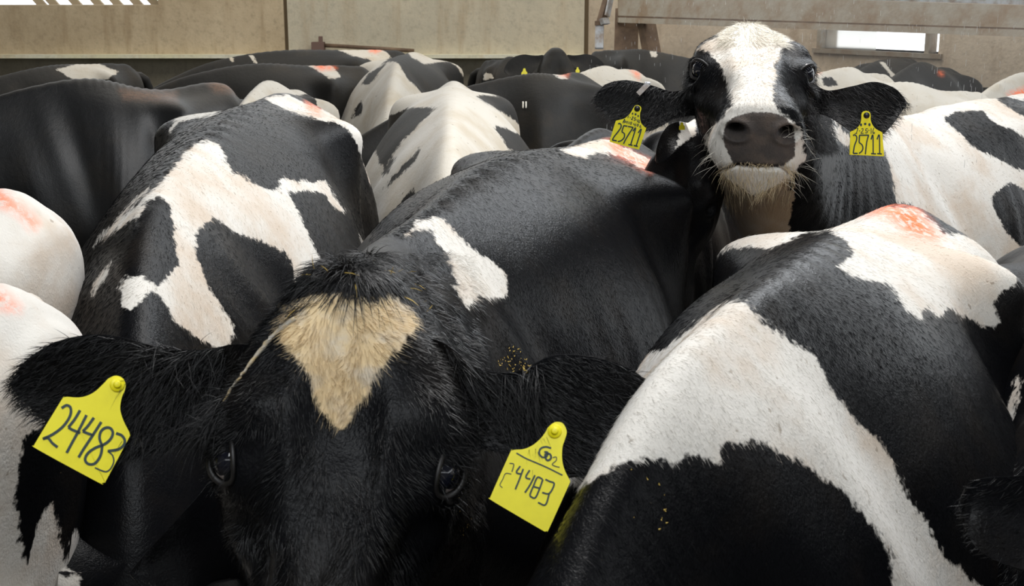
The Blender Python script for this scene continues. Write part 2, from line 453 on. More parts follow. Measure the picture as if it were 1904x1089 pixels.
class Head:
    def __init__(s, O, ang_down, yaw=0.0, roll=0.0, scale=1.0, sx=1.0):
        """O poll point; ang_down: face axis below horizontal; yaw 0 = towards the camera (-Y)"""
        a = ang_down; wv = np.array([0, -math.cos(a), -math.sin(a)]); vv = np.array([0, -math.sin(a), math.cos(a)])
        xv = np.array([1.0, 0, 0])
        cz, sz = math.cos(yaw), math.sin(yaw); Rz = np.array([[cz, -sz, 0], [sz, cz, 0], [0, 0, 1]])
        s.w, s.v, s.x = Rz @ wv, Rz @ vv, Rz @ xv
        if roll:
            # roll about the viewing direction
            k = nrm(np.asarray(O) - CAM); c, q = math.cos(roll), math.sin(roll)
            K = np.array([[0, -k[2], k[1]], [k[2], 0, -k[0]], [-k[1], k[0], 0]]); Rr = np.eye(3) + q * K + (1 - c) * K @ K
            s.w, s.v, s.x = Rr @ s.w, Rr @ s.v, Rr @ s.x
        s.O = np.asarray(O, float); s.k = scale; s.sx = sx

    def pt(s, x, v, w):
        x, v, w = np.broadcast_arrays(x, v, w)
        return s.O + s.k * (x[..., None] * s.sx * s.x + v[..., None] * s.v + w[..., None] * s.w)

    def mesh(s, G, nA=120, nL=110, detail=True):
        # denser rings towards the muzzle
        u = np.linspace(0, 1, nL); ww = -.045 + .567 * (u + .10 * np.sin(math.pi * u) * u)
        ww = np.clip(ww, -.045, .522); ww[-1] = .522
        R = ring(herm(HW, HT, ww), nA); x, v = R[..., 0].copy(), R[..., 1].copy(); wq = ww[:, None] * np.ones_like(x)
        nc = max(6, nA // 8); kk = np.linspace(1, .02, nc + 1)[1:, None]; vc = -.096
        x = np.concatenate([x, x[-1] * kk]); v = np.concatenate([v, vc + (v[-1] - vc) * kk]); wq = np.concatenate([wq, .522 + .012 * (1 - kk**2) * np.ones((1, nA))])
        kb = np.linspace(.02, 1, nc + 1)[:-1, None]
        x = np.concatenate([x[0] * kb, x]); v = np.concatenate([-.09 + (v[0] + .09) * kb, v]); wq = np.concatenate([-.045 - .006 * (1 - kb**2) * np.ones((1, nA)), wq]); nL = nL + 2 * nc
        sg = np.sign(x); A = np.abs(x)
        if detail:
            # forehead hollow and brow ridge, temple hollow, cheek, nasal ridge
            v = v - .010 * gauss(A, 0, .045) * gauss(wq, .16, .05) * np.clip((v + .045) / .03, 0, 1)
            v = v + .007 * gauss(A, .075, .03) * gauss(wq, .155, .03) * np.clip((v + .06) / .03, 0, 1)
            x = x - sg * .014 * gauss(v, -.07, .035) * gauss(wq, .125, .035)
            x = x + sg * .010 * gauss(v, -.10, .03) * gauss(wq, .265, .05)
            x = x - sg * .010 * gauss(v, -.045, .022) * gauss(wq, .30, .05)
            v = v + .006 * gauss(A, .046, .013) * gauss(wq, .20, .09) * np.clip((v + .045) / .025, 0, 1) - .005 * gauss(A, .070, .014) * gauss(wq, .29, .06) * np.clip((v + .07) / .03, 0, 1)
            v = v - .006 * gauss(A, 0, .016) * gauss(wq, .11, .06) * np.clip((v + .04) / .02, 0, 1) + .004 * gauss(A, 0, .03) * gauss(wq, .235, .03) * np.clip((v + .04) / .02, 0, 1)
            # eye socket + lids
            q = np.sqrt(((wq - .205) / 1.15)**2 + (v + .052)**2)
            x = x + sg * (.010 * gauss(q, .029, .008) - .013 * gauss(q, 0, .018)) * (A > .05)
            # muzzle pad flare, nostrils, mouth, chin
            nq = np.sqrt(((A - .044) / 1.0)**2 + ((v + .060) / .8)**2 + ((wq - .505) / 1.5)**2)
            wq = wq - .055 * np.exp(-(nq / .019)**4) + .007 * gauss(nq, .028, .007)
            A2 = np.abs(x); x = x - sg * .006 * gauss(nq, 0, .014)
            mth_ = gauss(v, -.130 - .7 * np.clip(A2 - .042, 0, .06), .0045) * np.clip((wq - .40) / .03, 0, 1)
            x = x - sg * .008 * mth_; wq = wq - .012 * mth_ * np.clip((wq - .46) / .03, 0, 1)
            ch = np.clip((wq - .41) / .04, 0, 1) * gauss(v, -.165, .02)
            v = v - .010 * ch; wq = wq - .004 * ch
        G.add(s.pt(x, v, wq), grid_faces(nL, nA))

    def eye(s, sd): return s.pt(np.array(sd * .0940), np.array(-.044), np.array(.205)), .0235 * s.k

    def ear(s, G, sd, droop=.3, fwd=.0, length=.21):
        b = s.pt(np.array(sd * .095), np.array(-.085), np.array(.015)); d = nrm(sd * s.x - droop * np.array([0, 0, 1.0]) - fwd * s.v)
        wd = nrm(np.cross(d, s.v)) ; wd = wd * (1 if wd[2] > 0 else -1); nr = np.cross(d, wd); nr = nr * (1 if nr @ s.v > 0 else -1)
        rows = []
        for t, hw in ((-.15, .025), (0, .03), (.15, .042), (.35, .062), (.6, .065), (.8, .05), (.93, .028), (1, .008)):
            c = b + d * t * length; rows.append((c + wd * hw, c - wd * hw))
        leaf(G, rows, nr, .018)


def leaf(G, rows, nr, depth, n=26, k=26, th=.006):
    """ear: a cupped leaf through (upper,lower) edge points, its hollow towards nr"""
    rows = np.array(rows); m = len(rows); u = np.linspace(0, m - 1, n)
    Up = herm(range(m), rows[:, 0], u); Lo = herm(range(m), rows[:, 1], u)
    V = []
    for i in range(n):
        c = (Up[i] + Lo[i]) / 2; h = (Up[i] - Lo[i]) / 2; hw = np.linalg.norm(h)
        dep = min(depth, hw * .55)
        th_ = np.arange(k) / k * 2 * math.pi
        for a in th_:
            q = math.cos(a); side = math.sin(a)
            cup = -dep * (1 - q * q)
            V.append(c + h * q + nr * (cup + (side * .5 + .5) * 0 + side * (th + hw * .10) * math.sqrt(max(0, 1 - q**4))))
    G.add(np.array(V), grid_faces(n, k))




def cow(name, hips, withers, label, base='K', patches=(), W=1.0, Hs=1.0, tail=None, neck=None, head=None, nA=64, nL=100,
        mat=None, group='black and white dairy cows packed in the pen', headres=(40, 36), seed=1, extra=None, mid=None, legs_on=True,
        widths=None, hook=.022, fossa=.026, folds=.004, ears=True, hscale=1.0, neckdrop=.30, turn=0.0, roll=0.0, tail_on=True, headbase=None, headpatches=None):
    hips = np.asarray(hips, float); wth = np.asarray(withers, float)
    f = wth - hips; Lh = np.linalg.norm(f[:2]); fz = f.copy(); fz[2] = 0; f = nrm(fz); k = Lh / .88
    top = {.54: hips, 1.42: wth}
    if mid is not None: top[1.0] = np.asarray(mid, float)
    if tail is None:
        top[.25] = hips - f * .28 * k + [0, 0, -.005]; top[.06] = hips - f * .46 * k + [0, 0, -.035]; top[-.04] = hips - f * .55 * k + [0, 0, -.10]
    else:
        tl = np.asarray(tail, float); tf = nrm((tl - hips) * [1, 1, 0])
        top[.12] = tl; top[-.04] = tl + tf * .12 * k + [0, 0, -.09]
    if neck is None:
        c, s_ = math.cos(turn), math.sin(turn); fn = np.array([c * f[0] - s_ * f[1], s_ * f[0] + c * f[1], 0])
        top[1.62] = wth + f * .18 + [0, 0, -.04]; top[1.85] = wth + f * .20 + fn * .20 + [0, 0, -.13]
        top[2.28] = wth + f * .20 + fn * .50 + [0, 0, -neckdrop]
        if head is None:
            yaw = math.atan2(fn[0], -fn[1])
            head = Head(wth + f * .20 + fn * .56 + [0, 0, -neckdrop + .04], 1.15, yaw=yaw, scale=hscale)
    else:
        for s, p in neck.items(): top[s] = np.asarray(p, float)
    G = Geo()
    torso(G, top, W, Hs, nA, nL, seed, folds=folds, widths=widths, hook=hook, fossa=fossa, roll=roll, ribs=.0010 if nA < 120 else .0016)
    if legs_on: legs(G, top, W, tail_on)
    nsplit = G.n
    if head is not None and head is not False:
        head.mesh(G, *headres)
        if ears:
            for sd in (-1, 1): head.ear(G, sd)
    if extra: extra(G)
    V = G.verts()
    if headbase is None: A = coat_attrs(V, base, patches)
    else:
        A1 = coat_attrs(V[:nsplit], base, patches); A2 = coat_attrs(V[nsplit:], headbase, headpatches)
        A = {k: np.concatenate([A1[k], A2[k]]) for k in A1}
    org = np.array([(hips[0] + wth[0]) / 2, (hips[1] + wth[1]) / 2, 0.0])
    o = G.build('cow', mat or COAT, origin=org, attrs=A)
    tag(o, label, 'cow', group)
    o.name = name
    return o, head, G




def fast_mesh(name, V, Q, mats, parent, attrs=None):
    """V (n,3) world, Q (m,k) faces; child sharing its parent's origin"""
    org = np.array(world_loc(parent)); me = bpy.data.meshes.new(name); m, k = Q.shape
    me.vertices.add(len(V)); me.vertices.foreach_set('co', (V - org).astype(np.float32).ravel())
    me.loops.add(m * k); me.loops.foreach_set('vertex_index', Q.astype(np.int32).ravel())
    me.polygons.add(m); me.polygons.foreach_set('loop_start', np.arange(0, m * k, k, dtype=np.int32))
    me.polygons.foreach_set('use_smooth', np.ones(m, bool))
    me.materials.append(mats)
    if attrs:
        for kk, a in attrs.items():
            at_ = me.attributes.new(kk, 'FLOAT', 'POINT'); at_.data.foreach_set('value', np.asarray(a, np.float32))
    me.update(calc_edges=True); me.validate()
    o = bpy.data.objects.new(name, me); COL.objects.link(o); o.parent = parent
    return o


def surf(o):
    """triangle soup of an object in world space with attributes per vertex"""
    me = o.data; n = len(me.vertices); co = np.empty(n * 3, np.float32); me.vertices.foreach_get('co', co)
    V = co.reshape(-1, 3).astype(float) + world_loc(o); me.calc_loop_triangles(); t = len(me.loop_triangles)
    T = np.empty(t * 3, np.int32); me.loop_triangles.foreach_get('vertices', T); T = T.reshape(-1, 3)
    A = {}
    for k in ('white', 'orange', 'nose', 'brown', 'cream', 'tan'):
        if k in me.attributes:
            a = np.empty(n, np.float32); me.attributes[k].data.foreach_get('value', a); A[k] = a
    a, b, c = V[T[:, 0]], V[T[:, 1]], V[T[:, 2]]; nn = np.cross(b - a, c - a); ar = np.linalg.norm(nn, axis=1) / 2
    return V, T, A, nrm(nn), ar


def sample(sf, n, mask=None, poly=None, only=None):
    V, T, A, NN, ar = sf; w = ar.copy(); C = V[T].mean(1); to = nrm(CAM - C)
    w *= (np.einsum('ij,ij->i', NN, to) > -.35)
    p2, d = proj(C); w *= (p2[:, 0] > -40) & (p2[:, 0] < 1944) & (p2[:, 1] > -40) & (p2[:, 1] < 1129)
    w *= 1.0 / d**2
    if poly is not None: w *= sdf_px(p2, poly) > 0
    if mask is not None: w *= mask(C, A, T)
    if w.sum() <= 0: return None
    i = RNG.choice(len(w), n, p=w / w.sum()); r1, r2 = RNG.random(n), RNG.random(n); r1 = np.sqrt(r1)
    b = np.stack([1 - r1, r1 * (1 - r2), r1 * r2], 1)
    P = np.einsum('ij,ijk->ik', b, V[T[i]]); at_ = {k: (a[T[i]] * b).sum(1) for k, a in A.items()}
    return P, NN[i], at_


def strands(name, parent, smp, flow, length, width, mat, lift=.25, seg=3, jit=.25, sag=0.0, clump=0.0, over=None):
    P, Nn, A = smp; n = len(P); Fl = np.broadcast_to(np.asarray(flow(P) if callable(flow) else flow, float), (n, 3))
    Fl = Fl - np.einsum('ij,ij->i', Fl, Nn)[:, None] * Nn; Fl = nrm(Fl)
    D = nrm(Fl * (1 - lift) + Nn * lift + RNG.normal(0, jit, (n, 3)))
    if clump:
        ph = RNG.uniform(0, 6.28, (6, 3)); kv = RNG.normal(0, 1.0 / clump, (6, 3)); off = sum(np.sin((P @ kv[i])[:, None] + ph[i]) for i in range(6)) * .17; D = nrm(D + off)
    L = length * RNG.uniform(.55, 1.25, n); q = nrm(np.cross(D, Nn + RNG.normal(0, .1, (n, 3)))); r_ = np.cross(q, D)
    rows = []; nr = seg + 1
    for j in range(nr):
        t = j / seg; c = P - Nn * .0004 + D * (L * t)[:, None] - Nn * (L * lift * .5 * t * t)[:, None] + np.array([0, 0, -1.0]) * (sag * L * t * t)[:, None]
        wd = width * (1 - t)**.7 * .5 + 1e-5
        for a in (0, 2.094, 4.189): rows.append(c + (q * math.cos(a) + r_ * math.sin(a)) * wd)
    V = np.stack(rows, 1).reshape(-1, 3); base = np.arange(n)[:, None] * (nr * 3); Q = []
    for j in range(seg):
        for a in range(3):
            b2 = (a + 1) % 3; Q.append(base + np.array([[j * 3 + a, j * 3 + b2, (j + 1) * 3 + b2, (j + 1) * 3 + a]]))
    Q = np.concatenate(Q)
    at_ = {k: np.repeat(v, nr * 3) for k, v in A.items()}
    if over:
        for k, v in over.items(): at_[k] = np.full(n * nr * 3, v)
    return fast_mesh(name, V, Q, mat, parent, at_)


# ------------------------------------------------------------------ the place
YB = 10.4
CONC = concrete('concrete_panel', (0.449, 0.360, 0.238), (0.571, 0.476, 0.333), (0.340, 0.252, 0.150))
CONCG = concrete('concrete_panel_grey', (0.503, 0.469, 0.374), (0.598, 0.544, 0.422), (0.422, 0.340, 0.231))
CONCR = concrete('concrete_pale', (0.571, 0.476, 0.367), (0.707, 0.612, 0.490), (0.408, 0.299, 0.204))
WETC = concrete('wet_concrete', (.115, .10, .07), (.15, .135, .10), (.07, .06, .045), .6)
SUNLIT_LEDGE = concrete('sunlit_ledge_tone', (0.750, 0.721, 0.503), (0.750, 0.750, 0.653), (0.612, 0.476, 0.299))  # sunlight on the ledge is painted in as a paler concrete colour
STEEL = plain('galvanised_steel', (.46, .43, .37), .5, .35, var=(.34, .25, .17), vscale=5, bump=.002, bscale=30)
STEELD = plain('dirty_steel', (.12, .08, .055), .6, .2, var=(.22, .15, .10), vscale=9)
PALEST = plain('pale_steel', (.45, .48, .52), .45, .3, var=(.25, .2, .16), vscale=14)
JOINT = plain('joint_filler', (.13, .095, .055), .9)
CURT = plain('plastic_curtain', (.80, .80, .78), .4)
SLATM = plain('stripe_slat', (.40, .33, .23), .8)


def onwall(px, py, d=YB): return at(px, py, d)


XJ2a = at(1088, 50, YB)[0]
FLOORM = concrete('wet_floor', (.08, .07, .055), (.12, .10, .08), (.05, .04, .03), .45)
g = Geo(); FP = [(-7, -4.4), (7.5, -4.4), (7.5, 5.0), tuple(at(1960, 60, 7.7)[:2]), (XJ2a, 10.35), (-7, 10.35)]
g.add(np.array([(x, y, z) for z in (0, -.1) for x, y in FP]), [(0, 1, 2, 3, 4, 5), (11, 10, 9, 8, 7, 6)] + [(i, (i + 1) % 6, 6 + (i + 1) % 6, 6 + i) for i in range(6)]); tag(g.build('floor', FLOORM, smooth=False), kind='structure')
XL, XJ1, XJ2 = -5.2, at(535, 50, YB)[0], at(1088, 50, YB)[0]
yw = at(535, 100, YB)[1]; ZL = at(300, 101, YB)[2]
ZT = at(300, 9, YB)[2]; xs = at(300, 5, YB)[0]
# left panel, gap added high at its left to imitate slanted sunlight stripes
g = Geo()
g.box(((XL + XJ1) / 2 - .01, yw + .10, (ZL + ZT) / 2), (XJ1 - XL - .02, .20, ZT - ZL))
g.box(((xs + XJ1) / 2 - .01, yw + .10, (ZT + 2.6) / 2), (XJ1 - xs - .02, .20, 2.6 - ZT))
g.box(((XL + xs) / 2, yw + .10, 2.35), (xs - XL, .20, .50))
tag(g.build('wall_back', CONC, smooth=False), kind='structure')
g = Geo(); g.box(((XJ1 + XJ2) / 2, yw + .10, (ZL + 2.6) / 2), (XJ2 - XJ1 - .02, .20, 2.6 - ZL))
tag(g.build('wall_back', CONCG, smooth=False), kind='structure')
g = Geo()
for X in (XJ1, XJ2): g.box((X, yw + .13, (ZL + 2.6) / 2), (.05, .2, 2.6 - ZL))
tag(g.build('trim_1', JOINT, smooth=False), kind='structure')
# added slats split the bright gap into stripes like sunlight on the wall
g = Geo()
for px in (-700, -620, -540, -460, -380, -300, -220, -140, -70, 64, 88, 131, 172, 208, 246, 279, 303):
    a = at(px + 8, 9, YB); b = at(px - 14, -14, YB); b = a + (b - a) * 4.3; g.beam(a + [0, .12, -.02], b + [0, .12, .0], .06, .035, up=(0, 1, 0))
tag(g.build('sun_stripe_slats', SLATM, smooth=False), kind='structure')
# ledge and lower wet wall
g = Geo(); g.box(((XL + XJ2) / 2, yw + .02, ZL - .012), (XJ2 - XL, .22, .028)); tag(g.build('trim_2', SUNLIT_LEDGE, smooth=False), kind='structure')
g = Geo(); g.box(((XL + XJ2) / 2, yw + .16, (ZL - .03) / 2), (XJ2 - XL, .20, ZL - .03)); tag(g.build('wall_back', WETC, smooth=False), kind='structure')

CEIL = plain('barn_roof', (.20, .19, .17), .8)
g = Geo(); g.box((0, 3.6, 4.65), (16, 16.4, .1)); tag(g.build('ceiling', CEIL, smooth=False), kind='structure')
g = Geo(); g.box((-5.3, 3.2, 2.3), (.15, 15, 4.6)); tag(g.build('wall_left', CEIL, smooth=False), kind='structure')
g = Geo(); g.box((0, -4.4, 1.9), (16, .15, 3.8)); tag(g.build('wall_front', CEIL, smooth=False), kind='structure')
g = Geo(); g.box((7.6, 1.0, 1.7), (.15, 12, 3.4)); tag(g.build('wall_right', CEIL, smooth=False), kind='structure')
# right wall, running towards the camera
A0 = np.array([XJ2 + .01, yw + .05]); B0 = at(1960, 60, 7.6)[:2]
dirR = nrm(B0 - A0); nR = np.array([dirR[1], -dirR[0]])
if nR[1] > 0: nR = -nR
LenR = np.linalg.norm(B0 - A0)


def rw(px, py):
    """point of the right wall's face seen at a pixel"""
    r = at(px, py, 1.0) - CAM; n3 = np.array([nR[0], nR[1], 0]); p0 = np.array([A0[0], A0[1], 0])
    return CAM + r * ((p0 - CAM) @ n3) / (r @ n3)


def rwbox(G, s0, s1, z0, z1, off=0.0, th=.2, m=0):
    a = A0 + dirR * s0 + nR * (off); b = A0 + dirR * s1 + nR * (off)
    c = (a + b) / 2 - nR * th / 2
    R = np.array([[dirR[0], -nR[0], 0], [dirR[1], -nR[1], 0], [0, 0, 1]])
    G.box((c[0], c[1], (z0 + z1) / 2), (abs(s1 - s0), th, z1 - z0), R, m)


def sof(px, py=80): return float((rw(px, py)[:2] - A0) @ dirR)


sW0, sW1, sEnd = sof(1520), sof(1746), LenR
zc = rw(1088, 99)[2]; zW0 = rw(1640, 95)[2]; zW1 = rw(1640, 52)[2]
g = Geo()
rwbox(g, 0, sW0, zc - .06, 2.6); rwbox(g, sW0, sW1, zc - .06, zW0); rwbox(g, sW0, sW1, zW1, 2.6); rwbox(g, sW1, sEnd, zc - .06, 2.6)
tag(g.build('wall_right', CONCR, smooth=False), kind='structure')
g = Geo(); rwbox(g, 0, sEnd, 0, zc - .06, -.06); tag(g.build('wall_right', WETC, smooth=False), kind='structure')
g = Geo(); rwbox(g, 0, sW0 + .4, zc - .07, zc - .04, .03); tag(g.build('trim_3', CONCR, smooth=False), kind='structure')
# window frame bar and hanging translucent sheet
g = Geo(); rwbox(g, sW0 - .03, sW1 + .03, zW0 - .03, zW0, .02, .24); rwbox(g, sW1 - .10, sW1 - .07, zW0, zW1, 0, .1)
rwbox(g, sW0 + .0, sW0 + .03, zW0, zW1, .01, .2)
tag(g.build('window_2', STEEL, smooth=False), kind='structure')
mC, nt, b = new_mat('milky_sheet'); b.inputs['Base Color'].default_value = (.8, .79, .76, 1); b.inputs['Roughness'].default_value = .6
b.inputs['Transmission Weight'].default_value = .75; b.inputs['IOR'].default_value = 1.05
g = Geo(); rwbox(g, sW0 + .03, sof(1620), zW0, zW1, -.05, .01)
cs = g.build('plastic_sheet', mC, smooth=False); tag(cs, 'milky plastic sheet hanging in the left half of the bright wall opening', 'sheet')

# big steel beam crossing in front of the right wall: web and two flanges
dB = (9.3, 6.6)
def bm(px, py, e=0): 
    t = (px - 1160) / (1904 - 1160); return at(px, py + e, dB[0] + (dB[1] - dB[0]) * t)
def beam_part(G, pts0, pts1, th):
    a0, a1 = bm(*pts0[0]), bm(*pts0[1]); b0, b1 = bm(*pts1[0]), bm(*pts1[1])
    V = [];
    for y in (0, th):
        for p in (a0, a1, b1, b0): V.append(p + [0, y, 0])
    G.add(V, [(0, 1, 2, 3), (7, 6, 5, 4), (0, 4, 5, 1), (1, 5, 6, 2), (2, 6, 7, 3), (3, 7, 4, 0)])
beamroot = None
g = Geo(); beam_part(g, ((1150, -14), (2000, 13)), ((1150, 29), (2000, 55)), .06)
beamroot = g.build('steel_beam', STEEL, smooth=False); tag(beamroot, 'long pale galvanised steel beam crossing above the cows on the right', 'beam')
g = Geo(); beam_part(g, ((1150, 32), (2000, 58)), ((1150, 42), (2000, 72)), .14); g.build('lower_flange', STEEL, beamroot, smooth=False)
g = Geo(); beam_part(g, ((1150, 29), (2000, 55)), ((1150, 32.5), (2000, 58.5)), .10); g.build('seam', STEELD, beamroot, smooth=False)
g = Geo(); beam_part(g, ((1400, -60), (2000, -44)), ((1400, -6), (2000, 12)), .05)
ub = g.build('upper_rail', PALEST, smooth=False); tag(ub, 'dark grey rail at the very top right, above the pale beam', 'rail')
# leaning brace under the beam
g = Geo(); g.beam(bm(1203, 36) + [0, .1, 0], bm(1224, 150) + [0, .1, -.0], .10, .09); br = g.build('leaning_brace', STEELD, smooth=False)
tag(br, 'dark leaning steel brace under the beam, left of the tall cow', 'brace')
g = Geo(); g.beam(bm(1172, 20) + [0, .25, 0], bm(1168, 150) + [0, .25, 0], .17, .12); pt_ = g.build('support_post', STEELD, smooth=False)
tag(pt_, 'stained rusty brown post behind the gate latch', 'post')
# gate latch arm
g = Geo(); g.beam(at(1132, -8, 8.9), at(1117, 44, 8.9), .045, .05); ga = g.build('gate_latch', STEELD, smooth=False)
tag(ga, 'hanging gate latch with dark arm and pale steel sleeve on the back wall', 'latch')
g = Geo(); g.beam(at(1136, -4, 8.85), at(1129, 30, 8.85), .012, .05); g.beam(at(1123, 34, 8.85), at(1126, 45, 8.85), .07, .03); g.build('arm_edge', PALEST, ga, smooth=False)
g = Geo(); g.beam(at(1115, 47, 8.9), at(1114, 90, 8.9), .058, .06); g.build('sleeve', PALEST, ga, smooth=False)
g = Geo(); g.beam(at(1106, 43, 8.88), at(1122, 43, 8.88), .03, .035, up=(0, 1, 0)); g.build('pivot_pin', STEELD, ga, smooth=False)
# pipe rail on the ledge
g = Geo(); g.tube([at(600, 84, 10.33), at(700, 90, 10.33), at(770, 94.5, 10.33)], [.016] * 3, 10); pr = g.build('pipe_rail', STEELD)
tag(pr, 'thin rusty pipe lying along the ledge in the middle of the back wall', 'pipe')
g = Geo(); bx_ = at(592, 90, 10.34); g.box((bx_[0], bx_[1], ZL + .05), (.10, .08, .10)); g.box((bx_[0] - .11, bx_[1], ZL + .02), (.12, .08, .038)); g.box((bx_[0] + .02, bx_[1], ZL + .12), (.03, .03, .05)); g.build('bracket', plain('rust', (.16, .10, .085), .8), pr, smooth=False)

# ------------------------------------------------------------------ the herd
LBLC = 'black and white dairy cows packed in the pen'
K = dict
# --- front cow: hips behind, head close to the camera
def P1(*p): return crop(600, 350, 2.72, *p)
def P2_(*p): return crop(600, 0, 2.72, *p)
pC = [('W', P1((420, 240), (470, 180), (560, 143), (610, 160), (650, 215), (760, 300), (850, 370), (930, 440), (925, 545), (860, 555), (790, 545), (740, 600), (700, 560), (655, 495), (690, 490), (650, 400), (640, 370), (590, 290), (545, 225), (500, 205), (450, 225))),
      ('W', P2_((1200, 755), (1300, 730), (1420, 702), (1480, 725), (1560, 760), (1680, 820), (1760, 820), (1770, 865), (1680, 850), (1600, 850), (1500, 780), (1380, 770), (1330, 800), (1260, 790))),
      ('O', P2_((1430, 715), (1500, 725), (1560, 780), (1680, 830), (1650, 860), (1540, 800), (1480, 770))),
      ('W', [(525, 610), (520, 590), (545, 560), (600, 548), (650, 552), (710, 552), (760, 572), (774, 602), (742, 645), (700, 692), (672, 735), (648, 778), (634, 792), (610, 770), (580, 722), (553, 672), (536, 640)]),
      ('C', [(400, 500), (800, 500), (800, 860), (400, 860)])]
HF = Head(at(656, 522, 1.46), math.radians(54), yaw=math.radians(4), roll=math.radians(5), scale=1.0, sx=1.15)
EARF_L = [((530, 640, 1.50), (530, 760, 1.49)), ((480, 640, 1.48), (485, 790, 1.47)), ((430, 640, 1.46), (440, 800, 1.46)), ((380, 650, 1.455), (385, 815, 1.45)), ((300, 645, 1.45), (300, 838, 1.44)), ((200, 622, 1.45), (215, 850, 1.43)), ((120, 630, 1.46), (140, 820, 1.44)), ((60, 660, 1.47), (75, 775, 1.45)), ((32, 690, 1.48), (42, 740, 1.47)), ((27, 705, 1.48), (30, 720, 1.48))]
EARF_R = [((720, 620, 1.50), (735, 760, 1.49)), ((780, 625, 1.48), (800, 780, 1.47)), ((830, 640, 1.46), (850, 800, 1.46)), ((890, 685, 1.455), (890, 830, 1.45)), ((960, 690, 1.45), (955, 850, 1.44)), ((1030, 660, 1.45), (1020, 885, 1.43)), ((1110, 665, 1.46), (1100, 880, 1.44)), ((1180, 690, 1.47), (1165, 830, 1.45)), ((1212, 725, 1.48), (1200, 780, 1.47)), ((1218, 745, 1.48), (1214, 755, 1.48))]


def hero_ears(E1, E2, nrv):
    def f(G):
        for E in (E1, E2):
            rows = [(at(*a), at(*b)) for a, b in E]
            leaf(G, rows, nrm(nrv), .022, n=60, k=44)
    return f


cC, hC, gC = cow('cow', at(1065, 272, 3.05), at(775, 402, 2.15),
    'black cow facing the camera at the front, cream wedge on its forehead, ear tags 24483', 'K', pC, tail=at(1178, 266, 3.4), W=1.02,
    neck={1.62: at(715, 440, 1.97), 1.82: at(678, 478, 1.77), 2.05: at(655, 505, 1.60), 2.28: at(645, 530, 1.46)},
    head=HF, headres=(260, 240), nA=160, nL=240, ears=False, extra=hero_ears(EARF_L, EARF_R, CAM - at(630, 700, 1.45)), mid=at(925, 298, 2.6), seed=3, roll=.07, headbase='K', headpatches=pC[-2:])

# --- left cow
pL = [('W', [(368, 262), (392, 262), (410, 270), (420, 300), (432, 318), (455, 330), (478, 345), (500, 355), (520, 348), (515, 333), (551, 333), (573, 340), (603, 336), (621, 362), (643, 395), (625, 388), (603, 360), (573, 353), (551, 358), (533, 357), (544, 375), (560, 405), (573, 435), (592, 471), (600, 490), (585, 508), (551, 526), (546, 497), (529, 470), (478, 446), (434, 429), (397, 405), (368, 424), (364, 471), (382, 523), (408, 563), (441, 615), (420, 650), (368, 629), (327, 600), (312, 571), (294, 545), (279, 541), (243, 574), (228, 560), (221, 530), (235, 514), (265, 512), (294, 530), (320, 508), (331, 486), (325, 424), (316, 383), (294, 365), (272, 376), (257, 398), (221, 424), (184, 449), (171, 464), (184, 438), (235, 398), (285, 352), (312, 324), (346, 283)]),
      ('W', [(489, 180), (537, 176), (566, 190), (603, 205), (640, 205), (680, 225), (705, 260), (715, 295), (720, 390), (702, 365), (688, 338), (676, 305), (658, 254), (647, 235), (588, 221), (544, 210), (522, 199)]),
      ('W', [(316, 245), (328, 215), (353, 195), (390, 185), (421, 199), (399, 214), (360, 220), (335, 228)]),
      ('W', [(210, 416), (235, 383), (279, 348), (275, 358), (240, 388), (221, 405)]), ('W', [(165, 541), (184, 515), (206, 486), (195, 520), (172, 550)]),
      ('W', [(668, 435), (674, 445), (682, 468), (675, 460)]), ('O', [(570, 190), (595, 200), (592, 210), (575, 202)])]
cL, hL, _g = cow('cow', at(475, 190, 3.6), at(300, 335, 2.55), 'left cow with a broad white shoulder stripe between black patches, white rump', 'K', pL, tail=at(548, 184, 3.95), W=.98,
    mid=at(385, 243, 3.05), nA=128, nL=200, seed=5, neck={1.62: at(262, 420, 2.33), 1.85: at(245, 640, 2.10), 2.28: at(262, 1240, 1.90)}, ears=False, widths=[(0, 1), (1.5, 1), (1.9, 1.15), (2.28, 1.7)],
    head=Head(at(440, 1130, 1.86), math.radians(62), yaw=.5, scale=.9), headres=(80, 70),
    extra=lambda G: leaf(G, [(at(*a), at(*b)) for a, b in [((470, 880, 1.80), (480, 1080, 1.78)), ((400, 890, 1.78), (415, 1075, 1.75)), ((365, 925, 1.75), (370, 1095, 1.72)), ((315, 980, 1.73), (318, 1110, 1.70)), ((270, 1030, 1.72), (275, 1100, 1.70)), ((246, 1058, 1.72), (250, 1078, 1.71)), ((240, 1064, 1.72), (241, 1068, 1.72))]], nrm(CAM - at(350, 1000, 1.75)), .02, n=40, k=30))

